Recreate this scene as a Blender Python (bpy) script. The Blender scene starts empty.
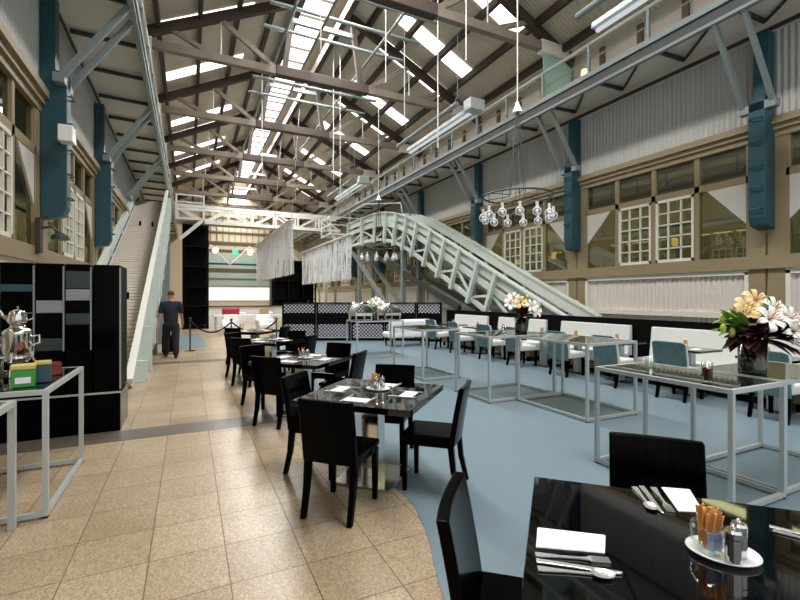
import bpy, bmesh, math, random
from mathutils import Vector, Matrix
random.seed(7)
PI = math.pi
SC = bpy.context.scene
COL = SC.collection

# ------------------------------------------------------------------ camera
cam_d = bpy.data.cameras.new('camera'); cam = bpy.data.objects.new('camera', cam_d); COL.objects.link(cam)
cam.location = (0, 0, 1.6); cam.rotation_euler = (PI/2, 0, -math.radians(25.62))
cam_d.sensor_width = 36; cam_d.lens = 440/800*36; cam_d.shift_y = -3/800
cam_d.clip_start = .05; cam_d.clip_end = 200
SC.camera = cam
# ------------------------------------------------------------------ world / lights / exposure
W = bpy.data.worlds.new('world'); SC.world = W; W.use_nodes = True
bg = W.node_tree.nodes['Background']; bg.inputs[0].default_value = (.93, .97, 1, 1); bg.inputs[1].default_value = 1.2
def area(name, loc, rot, sx, sy, power, color=(1, 1, 1)):
    l = bpy.data.lights.new(name, 'AREA'); l.shape = 'RECTANGLE'; l.size = sx; l.size_y = sy; l.energy = power; l.color = color
    o = bpy.data.objects.new(name, l); COL.objects.link(o); o.location = loc; o.rotation_euler = rot
    return o
for i, y in enumerate((3, 13, 23, 33, 40.5)):           # daylight through the ridge lantern, one light per stretch
    area('ridge_daylight', (3.89, y, 11.2), (0, 0, 0), 1.4, 8.5, 1450, (1, .985, .96))
for x in (11.2, -3.4):                              # fill strips added to brighten the side corridors behind the windows
    area('corridor_fill', (x, 18, 4.75), (0, 0, 0), .5, 38, 1300, (1, .95, .86))
SC.view_settings.view_transform = 'Standard'; SC.view_settings.look = 'None'
SC.view_settings.gamma = 1; SC.view_settings.exposure = 0.0; SC.view_settings.use_curve_mapping = False
SC.cycles.max_bounces = 8; SC.cycles.transparent_max_bounces = 16; SC.cycles.caustics_reflective = False; SC.cycles.caustics_refractive = False

# ------------------------------------------------------------------ materials
def lin(c):
    return tuple((x/12.92 if x <= .04045 else ((x+.055)/1.055)**2.4) for x in [v/255 for v in c])
class Nt:
    def __init__(s, name):
        s.m = bpy.data.materials.new(name); s.m.use_nodes = True; s.t = s.m.node_tree; s.b = s.t.nodes['Principled BSDF']; s.out = s.t.nodes['Material Output']
    def n(s, kind, **kw):
        x = s.t.nodes.new(kind)
        for k, v in kw.items():
            if k.startswith('i_'): x.inputs[k[2:].replace('_', ' ')].default_value = v
            else: setattr(x, k, v)
        return x
    def l(s, a, b): s.t.links.new(a, b)
def mat(name, rgb, rough=.5, metal=0, var=.12, scale=6, bump=0, bscale=40, spec=None, coat=0, stretch=None, rgb2=None):
    k = Nt(name); c = lin(rgb)
    c2 = lin(rgb2) if rgb2 else tuple(x*(1-var) for x in c)
    tc = k.n('ShaderNodeTexCoord'); src = tc.outputs['Object']
    if stretch:
        mp = k.n('ShaderNodeMapping'); mp.inputs['Scale'].default_value = stretch; k.l(src, mp.inputs[0]); src = mp.outputs[0]
    nz = k.n('ShaderNodeTexNoise', i_Scale=scale, i_Detail=4.0); k.l(src, nz.inputs['Vector'])
    mx = k.n('ShaderNodeMix', data_type='RGBA'); mx.inputs[6].default_value = (*c2, 1); mx.inputs[7].default_value = (*c, 1)
    k.l(nz.outputs['Fac'], mx.inputs[0]); k.l(mx.outputs[2], k.b.inputs['Base Color'])
    k.b.inputs['Roughness'].default_value = rough; k.b.inputs['Metallic'].default_value = metal
    if spec is not None: k.b.inputs['Specular IOR Level'].default_value = spec
    if coat: k.b.inputs['Coat Weight'].default_value = coat; k.b.inputs['Coat Roughness'].default_value = .03
    if bump:
        n2 = k.n('ShaderNodeTexNoise', i_Scale=bscale, i_Detail=3.0); k.l(src, n2.inputs['Vector'])
        bp = k.n('ShaderNodeBump', i_Strength=bump, i_Distance=.01); k.l(n2.outputs['Fac'], bp.inputs['Height']); k.l(bp.outputs[0], k.b.inputs['Normal'])
    return k.m
def emit(name, rgb, strength):
    k = Nt(name); e = k.n('ShaderNodeEmission'); e.inputs[0].default_value = (*lin(rgb), 1); e.inputs[1].default_value = strength
    k.l(e.outputs[0], k.out.inputs[0]); return k.m
def glass(name, tint, gloss=.12, rough=.02, fres=True):
    k = Nt(name); t = k.n('ShaderNodeBsdfTransparent'); t.inputs[0].default_value = (*lin(tint), 1)
    g = k.n('ShaderNodeBsdfGlossy'); g.inputs['Roughness'].default_value = rough; g.inputs[0].default_value = (.9, .95, .92, 1)
    mx = k.n('ShaderNodeMixShader'); lw = k.n('ShaderNodeLayerWeight', i_Blend=gloss if fres else .5)
    if fres:
        pw = k.n('ShaderNodeMath', operation='POWER'); pw.inputs[1].default_value = 2.2; k.l(lw.outputs['Facing'], pw.inputs[0]); ml = k.n('ShaderNodeMath', operation='MULTIPLY'); ml.inputs[1].default_value = .75; k.l(pw.outputs[0], ml.inputs[0]); k.l(ml.outputs[0], mx.inputs[0])
    else: mx.inputs[0].default_value = gloss
    k.l(t.outputs[0], mx.inputs[1]); k.l(g.outputs[0], mx.inputs[2]); k.l(mx.outputs[0], k.out.inputs[0]); return k.m

def frost_mat():
    k = Nt('teal_frosted_glass'); t = k.n('ShaderNodeBsdfTransparent'); t.inputs[0].default_value = (.7, .9, .84, 1); mx = k.n('ShaderNodeMixShader'); mx.inputs[0].default_value = .6
    k.b.inputs['Base Color'].default_value = (.52, .74, .68, 1); k.b.inputs['Roughness'].default_value = .3
    k.l(t.outputs[0], mx.inputs[1]); k.l(k.b.outputs[0], mx.inputs[2]); k.l(mx.outputs[0], k.out.inputs[0]); return k.m
def globe_mat():
    k = Nt('clear_bulb_glass'); t = k.n('ShaderNodeBsdfTransparent'); mx = k.n('ShaderNodeMixShader'); lw = k.n('ShaderNodeLayerWeight', i_Blend=.45)
    k.b.inputs['Base Color'].default_value = (.9, .92, .92, 1); k.b.inputs['Roughness'].default_value = .05
    k.l(lw.outputs['Facing'], mx.inputs[0]); k.l(t.outputs[0], mx.inputs[1]); k.l(k.b.outputs[0], mx.inputs[2]); k.l(mx.outputs[0], k.out.inputs[0]); return k.m
def tile_mat():
    k = Nt('terrazzo_tiles'); tc = k.n('ShaderNodeTexCoord'); mp = k.n('ShaderNodeMapping'); mp.inputs['Location'].default_value = (-.21, -.04, 0)
    k.l(tc.outputs['Object'], mp.inputs[0])
    br = k.n('ShaderNodeTexBrick', offset=0.0, squash=1.0); br.inputs['Scale'].default_value = 1; br.inputs['Mortar Size'].default_value = .0045; br.inputs['Mortar Smooth'].default_value = .3
    br.inputs['Brick Width'].default_value = .43; br.inputs['Row Height'].default_value = .43; br.inputs['Bias'].default_value = 0
    br.inputs['Color1'].default_value = (*lin((186, 172, 150)), 1); br.inputs['Color2'].default_value = (*lin((168, 153, 131)), 1); br.inputs['Mortar'].default_value = (*lin((120, 98, 74)), 1)
    k.l(mp.outputs[0], br.inputs['Vector'])
    v = k.n('ShaderNodeTexVoronoi', i_Scale=120.0); k.l(tc.outputs['Object'], v.inputs['Vector'])
    hs = k.n('ShaderNodeValToRGB'); e = hs.color_ramp.elements; e[0].position = .0; e[0].color = (.42, .37, .31, 1); e[1].position = 1; e[1].color = (1.3, 1.27, 1.22, 1)
    k.l(v.outputs['Color'], hs.inputs[0])
    m1 = k.n('ShaderNodeMix', data_type='RGBA', blend_type='MULTIPLY'); m1.inputs[0].default_value = .85; k.l(br.outputs['Color'], m1.inputs[6]); k.l(hs.outputs[0], m1.inputs[7])
    nz = k.n('ShaderNodeTexNoise', i_Scale=.9, i_Detail=5.0); k.l(tc.outputs['Object'], nz.inputs['Vector'])
    r2 = k.n('ShaderNodeValToRGB'); e = r2.color_ramp.elements; e[0].position = .3; e[0].color = (.84, .78, .70, 1); e[1].position = .65; e[1].color = (1.05, 1.04, 1.03, 1); k.l(nz.outputs['Fac'], r2.inputs[0])
    m2 = k.n('ShaderNodeMix', data_type='RGBA', blend_type='MULTIPLY'); m2.inputs[0].default_value = 1; k.l(m1.outputs[2], m2.inputs[6]); k.l(r2.outputs[0], m2.inputs[7])
    k.l(m2.outputs[2], k.b.inputs['Base Color']); k.b.inputs['Roughness'].default_value = .32; k.b.inputs['Specular IOR Level'].default_value = .38
    bp = k.n('ShaderNodeBump', i_Strength=.3, i_Distance=.004, invert=True); k.l(br.outputs['Fac'], bp.inputs['Height']); k.l(bp.outputs[0], k.b.inputs['Normal'])
    return k.m
def roof_mat():
    k = Nt('corrugated_roof_sheet'); tc = k.n('ShaderNodeTexCoord')
    wv = k.n('ShaderNodeTexWave', wave_type='BANDS', bands_direction='Y', i_Scale=4.0, i_Distortion=0.0); k.l(tc.outputs['Object'], wv.inputs['Vector'])
    nz = k.n('ShaderNodeTexNoise', i_Scale=1.2, i_Detail=4.0); k.l(tc.outputs['Object'], nz.inputs['Vector'])
    mx = k.n('ShaderNodeMix', data_type='RGBA'); mx.inputs[6].default_value = (*lin((176, 164, 146)), 1); mx.inputs[7].default_value = (*lin((218, 210, 194)), 1); k.l(nz.outputs['Fac'], mx.inputs[0]); k.l(mx.outputs[2], k.b.inputs['Base Color'])
    bp = k.n('ShaderNodeBump', i_Strength=.5, i_Distance=.03); k.l(wv.outputs['Fac'], bp.inputs['Height']); k.l(bp.outputs[0], k.b.inputs['Normal']); k.b.inputs['Roughness'].default_value = .7
    return k.m
def dots_mat():
    k = Nt('perforated_black_panel'); tc = k.n('ShaderNodeTexCoord'); mp = k.n('ShaderNodeMapping'); mp.inputs['Rotation'].default_value = (0, PI/4, 0); k.l(tc.outputs['Object'], mp.inputs[0])
    v = k.n('ShaderNodeTexVoronoi', i_Scale=11.0, i_Randomness=0.0); k.l(mp.outputs[0], v.inputs['Vector'])
    r = k.n('ShaderNodeValToRGB'); e = r.color_ramp.elements; e[0].position = .28; e[0].color = (.62, .60, .68, 1); e[1].position = .42; e[1].color = (.035, .03, .045, 1); k.l(v.outputs['Distance'], r.inputs[0])
    k.l(r.outputs[0], k.b.inputs['Base Color']); k.b.inputs['Roughness'].default_value = .4; return k.m
M = dict(
    tile=tile_mat(), roof=roof_mat(), dots=dots_mat(),
    blue=mat('blue_vinyl_floor', (114, 132, 142), .38, var=.12, scale=1.2, bump=.06, bscale=120),
    strip=mat('dark_stone_strip', (104, 96, 86), .35, var=.3, scale=30),
    black=mat('black_lacquer', (3, 3, 4), .16, var=.3, spec=.05),
    blackgloss=mat('black_gloss_top', (3, 3, 4), .04, var=.3, spec=.7),
    blackmat=mat('black_matt', (7, 7, 8), .6, var=.3, spec=.1),
    darkpanel=mat('black_timber_panel', (7, 6, 6), .5, var=.4, spec=.1),
    greytile=mat('grey_gloss_panel', (150, 158, 160), .25, var=.35, scale=5, stretch=(1, 1, 8)),
    darkgreen=mat('dark_green_gloss_panel', (52, 66, 66), .2, var=.4, scale=4),
    steel=mat('satin_steel', (188, 194, 194), .4, metal=.35, var=.08),
    chrome=mat('polished_steel', (215, 215, 212), .12, metal=1, var=.05),
    cutlery=mat('bright_cutlery_steel', (236, 236, 234), .28, metal=.85, var=.03),
    white=mat('white_ceramic', (240, 240, 238), .15, var=.03),
    linen=mat('white_linen', (245, 245, 245), .8, var=.04, bump=.15, bscale=90),
    print=mat('grey_print', (196, 190, 192), .8),
    cream=mat('cream_upholstery', (218, 220, 216), .8, var=.1, bump=.1),
    teal=mat('teal_velvet', (100, 130, 132), .7, var=.45, scale=9, rgb2=(56, 82, 86)),
    tealpale=mat('pale_teal_paint', (204, 214, 208), .45, var=.12, scale=3),
    pilaster=mat('teal_painted_steel', (38, 80, 90), .42, var=.3, scale=3),
    tan=mat('tan_painted_timber', (146, 130, 100), .55, var=.18, scale=4),
    tandark=mat('olive_brown_timber', (104, 88, 64), .55, var=.25, scale=4),
    sash=mat('cream_sash_paint', (222, 219, 206), .5, var=.06),
    corr=mat('grey_corrugated_wall', (188, 188, 184), .6, var=.14, scale=1.2),
    corrlow=mat('offwhite_corrugated_panel', (214, 206, 196), .6, var=.08, scale=1.2),
    gussetm=mat('white_bracing_panel', (205, 200, 190), .6, var=.08),
    soffit=mat('soffit_sheet', (214, 212, 202), .7, var=.12, scale=1.5),
    greysteel=mat('grey_painted_steel', (128, 138, 136), .45, var=.15, scale=4),
    darksteel=mat('dark_steel', (52, 54, 52), .5, var=.3, scale=4),
    timber=mat('weathered_roof_timber', (136, 124, 110), .7, var=.4, scale=3, stretch=(1, 1, 1)),
    timberdark=mat('dark_roof_timber', (66, 52, 44), .7, var=.4, scale=3),
    bridge=mat('white_steel_paint', (222, 222, 214), .5, var=.1, scale=3),
    slat=mat('grey_weathered_slats', (204, 194, 180), .7, var=.3, scale=5, stretch=(.6, 5, 5)),
    skylight=emit('translucent_daylight_sheet', (255, 252, 244), 2.6),
    lantern=emit('lantern_daylight', (255, 252, 244), 3.2),
    litwindow=emit('bright_window_daylight', (250, 252, 250), 1.15),
    bulbwarm=emit('warm_sconce_glow', (255, 214, 150), 3.0),
    bulbgreen=emit('green_lamp_glow', (110, 235, 190), 1.2),
    tube=emit('fluorescent_tube', (240, 248, 250), .7),
    globe=globe_mat(),
    clearglass=glass('clear_glass', (246, 250, 248), .45),
    topglass=glass('smoked_glass_top', (172, 172, 160), .5),
    winglass=glass('dim_window_glass', (170, 172, 150), .12, fres=False),
    tealglass=frost_mat(),
    redglass=mat('dark_red_glass', (92, 14, 18), .1, var=.2),
    darkvase=mat('dark_green_glass', (24, 34, 16), .08, var=.5, scale=14, coat=.5),
    beads=None,
    petal=mat('white_lily_petal', (244, 240, 232), .6, var=.06, scale=20),
    petalgold=mat('golden_lily_petal', (240, 210, 150), .6, var=.25, scale=20),
    stamen=mat('orange_stamen', (196, 96, 24), .6),
    bud=mat('lime_bud', (206, 214, 92), .55, var=.2),
    leaf=mat('green_leaf', (120, 172, 76), .5, var=.45, scale=12),
    leafdark=mat('burgundy_leaf', (58, 22, 22), .5, var=.4, scale=10),
    sugar=mat('orange_paper', (236, 172, 100), .7, var=.25, scale=30),
    blue_paper=mat('blue_paper', (70, 84, 190), .6, var=.3, scale=60, rgb2=(236, 238, 246)),
    tin=mat('green_tin', (54, 150, 60), .35, var=.15),
    tinlid=mat('yellow_tin_lid', (206, 190, 96), .35),
    redwood=mat('red_brown_wood', (124, 44, 24), .35, var=.3, stretch=(1, 6, 6)),
    navy=mat('navy_cloth', (26, 34, 46), .85, var=.25),
    skin=mat('skin', (176, 124, 98), .55, var=.1),
    hairm=mat('short_brown_hair', (96, 62, 44), .8, var=.3),
    trouser=mat('black_cloth', (14, 14, 17), .85),
    shoe=mat('black_shoe', (10, 10, 10), .4),
    redbag=mat('crimson_fabric', (170, 24, 52), .6),
    woodlight=mat('light_wood', (196, 164, 116), .5, var=.2),
    farwall=mat('far_beige_wall', (196, 182, 156), .7, var=.15, scale=.8),
    farglass=mat('far_green_glass', (150, 168, 158), .2, var=.2, scale=.6),
    inner=mat('corridor_wall', (150, 138, 112), .7, var=.2, scale=1),
    navyfloor=mat('corridor_floor', (80, 76, 66), .6),
)
def bead_mat():
    k = Nt('silver_bead_strands'); t = k.n('ShaderNodeBsdfTransparent'); mx = k.n('ShaderNodeMixShader'); mx.inputs[0].default_value = .8
    k.b.inputs['Base Color'].default_value = (.93, .94, .98, 1); k.b.inputs['Roughness'].default_value = .25
    k.l(t.outputs[0], mx.inputs[1]); k.l(k.b.outputs[0], mx.inputs[2]); k.l(mx.outputs[0], k.out.inputs[0]); return k.m
M['beads'] = bead_mat()

# ------------------------------------------------------------------ mesh helpers
BASIS = {}
class MB:
    def __init__(s): s.bm = bmesh.new()
    def box(s, c, d, rz=0, rx=0, ry=0):
        m = Matrix.Translation(c) @ Matrix.Rotation(rz, 4, 'Z') @ Matrix.Rotation(ry, 4, 'Y') @ Matrix.Rotation(rx, 4, 'X') @ Matrix.Diagonal((d[0], d[1], d[2], 1))
        bmesh.ops.create_cube(s.bm, size=1, matrix=m); return s
    def bx(s, x0, x1, y0, y1, z0, z1): return s.box(((x0+x1)/2, (y0+y1)/2, (z0+z1)/2), (abs(x1-x0), abs(y1-y0), abs(z1-z0)))
    def bar(s, p, q, w, h, up=(0, 0, 1)):
        p = Vector(p); q = Vector(q); d = q-p; L = d.length; d.normalize(); u = Vector(up)
        if abs(d.dot(u)) > .98: u = Vector((1, 0, 0))
        x = d.cross(u).normalized(); z = x.cross(d).normalized()
        m = Matrix.Translation((p+q)/2) @ Matrix((x, d, z)).transposed().to_4x4() @ Matrix.Diagonal((w, L, h, 1))
        bmesh.ops.create_cube(s.bm, size=1, matrix=m); return s
    def tube(s, pts, r, n=8, closed=False):
        pts = [Vector(p) for p in pts]; rs = r if isinstance(r, (list, tuple)) else [r]*len(pts); rings = []; N = len(pts); ux = None
        for i, p in enumerate(pts):
            a = pts[(i-1) % N] if closed or i > 0 else p; b = pts[(i+1) % N] if closed or i < N-1 else p
            d = (b-a).normalized()
            if ux is None or abs(d.dot(ux)) > .95:
                ux = Vector((0, 0, 1)) if abs(d.z) < .9 else Vector((1, 0, 0))
            x = d.cross(ux).normalized(); y = x.cross(d).normalized(); ux = y
            rings.append([s.bm.verts.new(p+(x*math.cos(2*PI*k/n)+y*math.sin(2*PI*k/n))*rs[i]) for k in range(n)])
        for i in range(N if closed else N-1):
            A, B = rings[i], rings[(i+1) % N]
            for k in range(n): s.bm.faces.new((A[k], A[(k+1) % n], B[(k+1) % n], B[k]))
        if not closed:
            s.bm.faces.new(rings[0][::-1]); s.bm.faces.new(rings[-1])
        return s
    def lathe(s, prof, c=(0, 0, 0), n=20, sx=1, sy=1):
        rings = []
        for r, z in prof:
            if r < 1e-5: rings.append([s.bm.verts.new((c[0], c[1], c[2]+z))])
            else: rings.append([s.bm.verts.new((c[0]+r*sx*math.cos(2*PI*k/n), c[1]+r*sy*math.sin(2*PI*k/n), c[2]+z)) for k in range(n)])
        for A, B in zip(rings, rings[1:]):
            for k in range(n):
                a = A[k % len(A)]; b = A[(k+1) % len(A)]; cc = B[(k+1) % len(B)]; d = B[k % len(B)]
                f = []
                for v in (a, b, cc, d):
                    if v not in f: f.append(v)
                if len(f) > 2: s.bm.faces.new(f)
        return s
    def sphere(s, c, r, sc=(1, 1, 1), u=14, v=9):
        bmesh.ops.create_uvsphere(s.bm, u_segments=u, v_segments=v, radius=r, matrix=Matrix.Translation(c) @ Matrix.Diagonal((*sc, 1))); return s
    def prism(s, pts, ax, a, b):     # extrude a polygon (2D pts) along axis ax from a to b
        def P(p, t): return {'x': (t, p[0], p[1]), 'y': (p[0], t, p[1]), 'z': (p[0], p[1], t)}[ax]
        A = [s.bm.verts.new(P(p, a)) for p in pts]; B = [s.bm.verts.new(P(p, b)) for p in pts]; n = len(pts)
        s.bm.faces.new(A); s.bm.faces.new(B[::-1])
        for i in range(n): s.bm.faces.new((A[i], B[i], B[(i+1) % n], A[(i+1) % n]))
        return s
    def strip(s, A, B):              # ruled surface between two polylines
        a = [s.bm.verts.new(p) for p in A]; b = [s.bm.verts.new(p) for p in B]
        for i in range(len(a)-1): s.bm.faces.new((a[i], a[i+1], b[i+1], b[i]))
        return s
    def ribbon(s, L, R, t=(0, 0, -.02)):   # closed slab that follows two polylines, thickness vector t
        t = Vector(t); rows = [[s.bm.verts.new(p) for p in (Vector(l), Vector(r), Vector(r)+t, Vector(l)+t)] for l, r in zip(L, R)]
        for a, b in zip(rows, rows[1:]):
            for k in range(4): s.bm.faces.new((a[k], a[(k+1) % 4], b[(k+1) % 4], b[k]))
        s.bm.faces.new(rows[0]); s.bm.faces.new(rows[-1][::-1]); return s
    def build(s, name, m, parent=None, world=False, smooth=False, bevel=0, seg=2, auto=None):
        me = bpy.data.meshes.new(name)
        bmesh.ops.recalc_face_normals(s.bm, faces=s.bm.faces)
        s.bm.to_mesh(me); s.bm.free()
        if world and parent is not None: me.transform(BASIS[parent.name].inverted())
        me.materials.append(M[m] if isinstance(m, str) else m)
        if smooth: me.shade_smooth()
        o = bpy.data.objects.new(name, me); COL.objects.link(o); o.parent = parent
        BASIS[o.name] = (BASIS[parent.name].copy() if parent is not None else Matrix())
        if bevel:
            b = o.modifiers.new('edge', 'BEVEL'); b.width = bevel; b.segments = seg; b.limit_method = 'ANGLE'; b.angle_limit = .6
        return o
def tag(o, label=None, cat=None, group=None, kind=None):
    if label: o['label'] = label
    if cat: o['category'] = cat
    if group: o['group'] = group
    if kind: o['kind'] = kind
    return o
def thing(name, label, cat, loc=(0, 0, 0), rz=0, group=None, kind=None):
    o = bpy.data.objects.new(name, None); COL.objects.link(o); o.location = loc; o.rotation_euler = (0, 0, rz); o.empty_display_size = .1
    BASIS[o.name] = Matrix.Translation(loc) @ Matrix.Rotation(rz, 4, 'Z')
    return tag(o, label, cat, group, kind)
def place(o, loc, rz=0): o.location = loc; o.rotation_euler = (0, 0, rz); BASIS[o.name] = Matrix.Translation(loc) @ Matrix.Rotation(rz, 4, 'Z')
def dup(root, loc, rz=0, label=None, group=None, parent=None):
    r = root.copy(); COL.objects.link(r)
    if parent is None: r.location = loc; r.rotation_euler = (0, 0, rz); BASIS[r.name] = Matrix.Translation(loc) @ Matrix.Rotation(rz, 4, 'Z')
    else: r.parent = parent
    if label: r['label'] = label
    if group: r['group'] = group
    for ch in root.children: dup(ch, None, parent=r)
    return r
class Kind:                       # first use places the prototype, later uses copy it
    def __init__(s, make): s.make = make; s.p = None
    def __call__(s, loc, rz=0, label=None, group=None):
        if s.p is None:
            s.p = s.make(); place(s.p, loc, rz)
            if label: s.p['label'] = label
            if group: s.p['group'] = group
            return s.p
        return dup(s.p, loc, rz, label, group)
ORD = 'first second third fourth fifth sixth seventh eighth ninth tenth eleventh twelfth thirteenth fourteenth fifteenth sixteenth seventeenth eighteenth nineteenth twentieth'.split()
def bez(pts, n=8):                # catmull-rom through points
    out = []; P = [Vector(p) for p in pts]
    for i in range(len(P)-1):
        p0 = P[max(i-1, 0)]; p1 = P[i]; p2 = P[i+1]; p3 = P[min(i+2, len(P)-1)]
        for k in range(n):
            t = k/n; out.append(.5*((2*p1)+(p2-p0)*t+(2*p0-5*p1+4*p2-p3)*t*t+(3*p1-p0-3*p2+p3)*t**3))
    out.append(P[-1]); return out

# ================================================================== SETTING
XL, XR, XC, ZR, SL = -2.22, 10.0, 3.89, 11.4, .5
YN, YF = -3.0, 42.0
COLY = [0, 4.56, 9.13, 13.72, 18.3, 22.88, 27.46, 32.04, 36.62, 41.2]
def zroof(x): return ZR-SL*abs(x-XC)
o = MB().bx(XL-.3, XR+.2, YN, YF+4, -.2, 0).build('floor', 'tile'); tag(o, kind='structure')
# blue vinyl with its curved border
edge = bez([(.95, -1.5, 0), (1.05, 1.2, 0), (1.22, 2.0, 0), (1.41, 2.5, 0), (1.53, 2.9, 0), (1.56, 3.3, 0), (1.5, 4.2, 0), (1.42, 6, 0), (1.5, 9, 0), (1.9, 12, 0), (2.8, 15.5, 0), (3.2, 20, 0)], 6)
b = MB(); b.strip([(p.x, p.y, .004) for p in edge], [(XR-.3, p.y, .004) for p in edge]); tag(b.build('floor', 'blue'), kind='structure')
b = MB(); b.strip([(-.75, 14.3, .004), (-.75, 21, .004)], [(.55, 15.5, .004), (.4, 21, .004)]); tag(b.build('floor', 'blue'), kind='structure')
for k, (x0, x1, y0, y1) in enumerate([(-2.2, 1.41, 5.75, 6.19), (-2.2, 1.9, 11.87, 12.28), (-2.2, 2.6, 24.8, 25.2)]):
    tag(MB().bx(x0, x1, y0, y1, -.01, .003).build('trim_%d' % (k+1), 'strip'), kind='structure')
# corrugated walls: real ridges
def corr(x, y0, y1, z0, z1, name, m, dx=.012, step=.026):
    n = int((y1-y0)/step); A = []; B = []
    for i in range(n+1):
        y = y0+(y1-y0)*i/n; xx = x+(dx if (i//2) % 2 else -dx); A.append((xx, y, z0)); B.append((xx, y, z1))
    return MB().strip(A, B).build(name, m)
tag(corr(XR, YN, YF, 4.9, 6.62, 'wall_right', 'corr'), kind='structure')
tag(corr(XL, YN, YF, 4.9, 6.9, 'wall_left', 'corr'), kind='structure')
for side, x, s in (('right', XR, 1), ('left', XL, -1)):
    b = MB()
    b.bx(x+s*.04, x+s*.1, YN, YF, 6.6, zroof(x)+.1)             # boarded band behind the gallery
    tag(b.build('wall_%s' % side, 'corrlow'), kind='structure')
    b = MB()                                                     # cornice above the windows
    b.bx(x-s*.16, x+s*.1, YN, YF, 4.84, 4.97).bx(x-s*.1, x+s*.1, YN, YF, 4.74, 4.84).bx(x-s*.05, x+s*.1, YN, YF, 4.62, 4.74)
    b.bx(x-s*.02, x+s*.1, YN, YF, 3.86, 4.0).bx(x-s*.05, x+s*.1, YN, YF, 2.24, 2.4).bx(x-s*.09, x+s*.1, YN, YF, 2.14, 2.24)
    b.bx(x-s*.03, x+s*.1, YN, YF, .0, .12)
    for y in COLY:
        b.bx(x-s*.03, x+s*.1, y-.3, y-.02, 0, 4.7).bx(x-s*.03, x+s*.1, y+.02, y+.3, 0, 4.7)
    tag(b.build('trim_%d' % (5 if s > 0 else 6), 'tan'), kind='structure')
    b = MB()
    for y0, y1 in zip(COLY, COLY[1:]):                           # panel frame below the sill
        b.bx(x-s*.04, x+s*.06, y0+.3, y1-.3, 2.04, 2.14).bx(x-s*.05, x+s*.06, y0+.3, y1-.3, 1.16, 1.28).bx(x-s*.04, x+s*.06, y0+.3, y0+.37, 1.2, 2.1).bx(x-s*.04, x+s*.06, y1-.37, y1-.3, 1.2, 2.1)
    tag(b.build('trim_%d' % (7 if s > 0 else 8), 'sash'), kind='structure')
    tag(corr(x+s*.03, YN, YF, .1, 2.1, 'wall_%s' % side, 'corrlow', .01), kind='structure')
    # corridor seen through the panes
    b = MB().bx(x+s*2.3, x+s*2.4, YN, YF, 2.0, 4.9); tag(b.build('wall_%s' % side, 'inner'), kind='structure')
    b = MB().bx(x+s*.1, x+s*2.4, YN, YF, 4.8, 4.9); tag(b.build('ceiling', 'inner'), kind='structure')
    b = MB().bx(x+s*.1, x+s*2.4, YN, YF, 2.0, 2.1); tag(b.build('floor', 'navyfloor'), kind='structure')
    # windows, one structure per bay
    for i, (y0, y1) in enumerate(zip(COLY, COLY[1:])):
        if y0 > 37: continue
        a, c = y0+.3, y1-.3; w = (c-a)/4
        win = thing('window_%d' % (i+1 + (0 if s > 0 else 10)), None, None, (x, y0, 2.4), kind='structure')
        b = MB()
        for k in range(5): b.bx(x-s*.02, x+s*.09, a+k*w-.05, a+k*w+.05, 2.4, 4.62)
        b.build('window_frame', 'tan', win, True)
        for k in (1, 2):
            q0, q1 = a+k*w+.06, a+(k+1)*w-.06; b = MB()
            for t in (0, 1): b.bx(x-s*.03, x+s*.02, q0 if t == 0 else q1-.05, q0+.05 if t == 0 else q1, 2.4, 3.86)
            b.bx(x-s*.03, x+s*.02, q0, q1, 2.4, 2.47).bx(x-s*.03, x+s*.02, q0, q1, 3.8, 3.86)
            for t in (1, 2): b.bx(x-s*.02, x+s*.02, q0+(q1-q0)*t/3-.014, q0+(q1-q0)*t/3+.014, 2.45, 3.82)
            for t in range(1, 5): b.bx(x-s*.02, x+s*.02, q0+.04, q1-.04, 2.45+1.37*t/5-.014, 2.45+1.37*t/5+.014)
            b.build('sash', 'sash', win, True)
        for k in range(4):
            q0, q1 = a+k*w+.05, a+(k+1)*w-.05
            MB().bx(x+s*.03, x+s*.035, q0, q1, 2.4, 3.86).build('pane', 'winglass', win, True)
            MB().bx(x+s*.03, x+s*.035, q0, q1, 4.0, 4.62).build('pane', 'winglass', win, True)
        for q, d in ((a, 1), (c, -1)):
            MB().prism([(q, 3.86), (q+d*.8*w, 3.86), (q, 3.0)], 'x', x-s*.01, x+s*.022).build('bracing_panel', 'gussetm', win, True)
        MB().bar((x+s*.8, a, 3.35), (x+s*.8, c, 3.35), .05, .05).build('inner_rail', 'darksteel', win, True)
# roof slopes with the lantern slot
for s in (-1, 1):
    x0 = XC+s*.8; x1 = XC+s*(XR-XC+.15)
    A = [(x0, YN, zroof(x0)+.12), (x0, YF+4, zroof(x0)+.12)]; B = [(x1, YN, zroof(x1)+.12), (x1, YF+4, zroof(x1)+.12)]
    b = MB(); b.ribbon(A, B, (0, 0, .04)); tag(b.build('ceiling', 'roof'), kind='structure')
# lantern on the ridge: side louvres, glazing bars and lit glazing
b = MB()
for s in (-1, 1):
    for k in range(7): b.box((XC+s*.86, (YN+YF)/2, 11.15+k*.15), (.16, YF-YN, .02), ry=s*.6)
    b.bx(XC+s*.78-.05, XC+s*.78+.05, YN, YF, 10.95, 11.12)
for k in range(40): b.bx(XC-.85, XC+.85, YN+k*1.14, YN+k*1.14+.05, 12.1, 12.18)
tag(b.build('ceiling', 'timber'), kind='structure')
tag(MB().bx(XC-.95, XC+.95, YN, YF, 12.2, 12.22).build('window_31', 'lantern'), kind='structure')
for s in (-1, 1): tag(MB().bx(XC+s*.98-.01, XC+s*.98+.01, YN, YF, 11.1, 12.2).build('window_3%d' % (3+s), 'lantern'), kind='structure')
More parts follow.
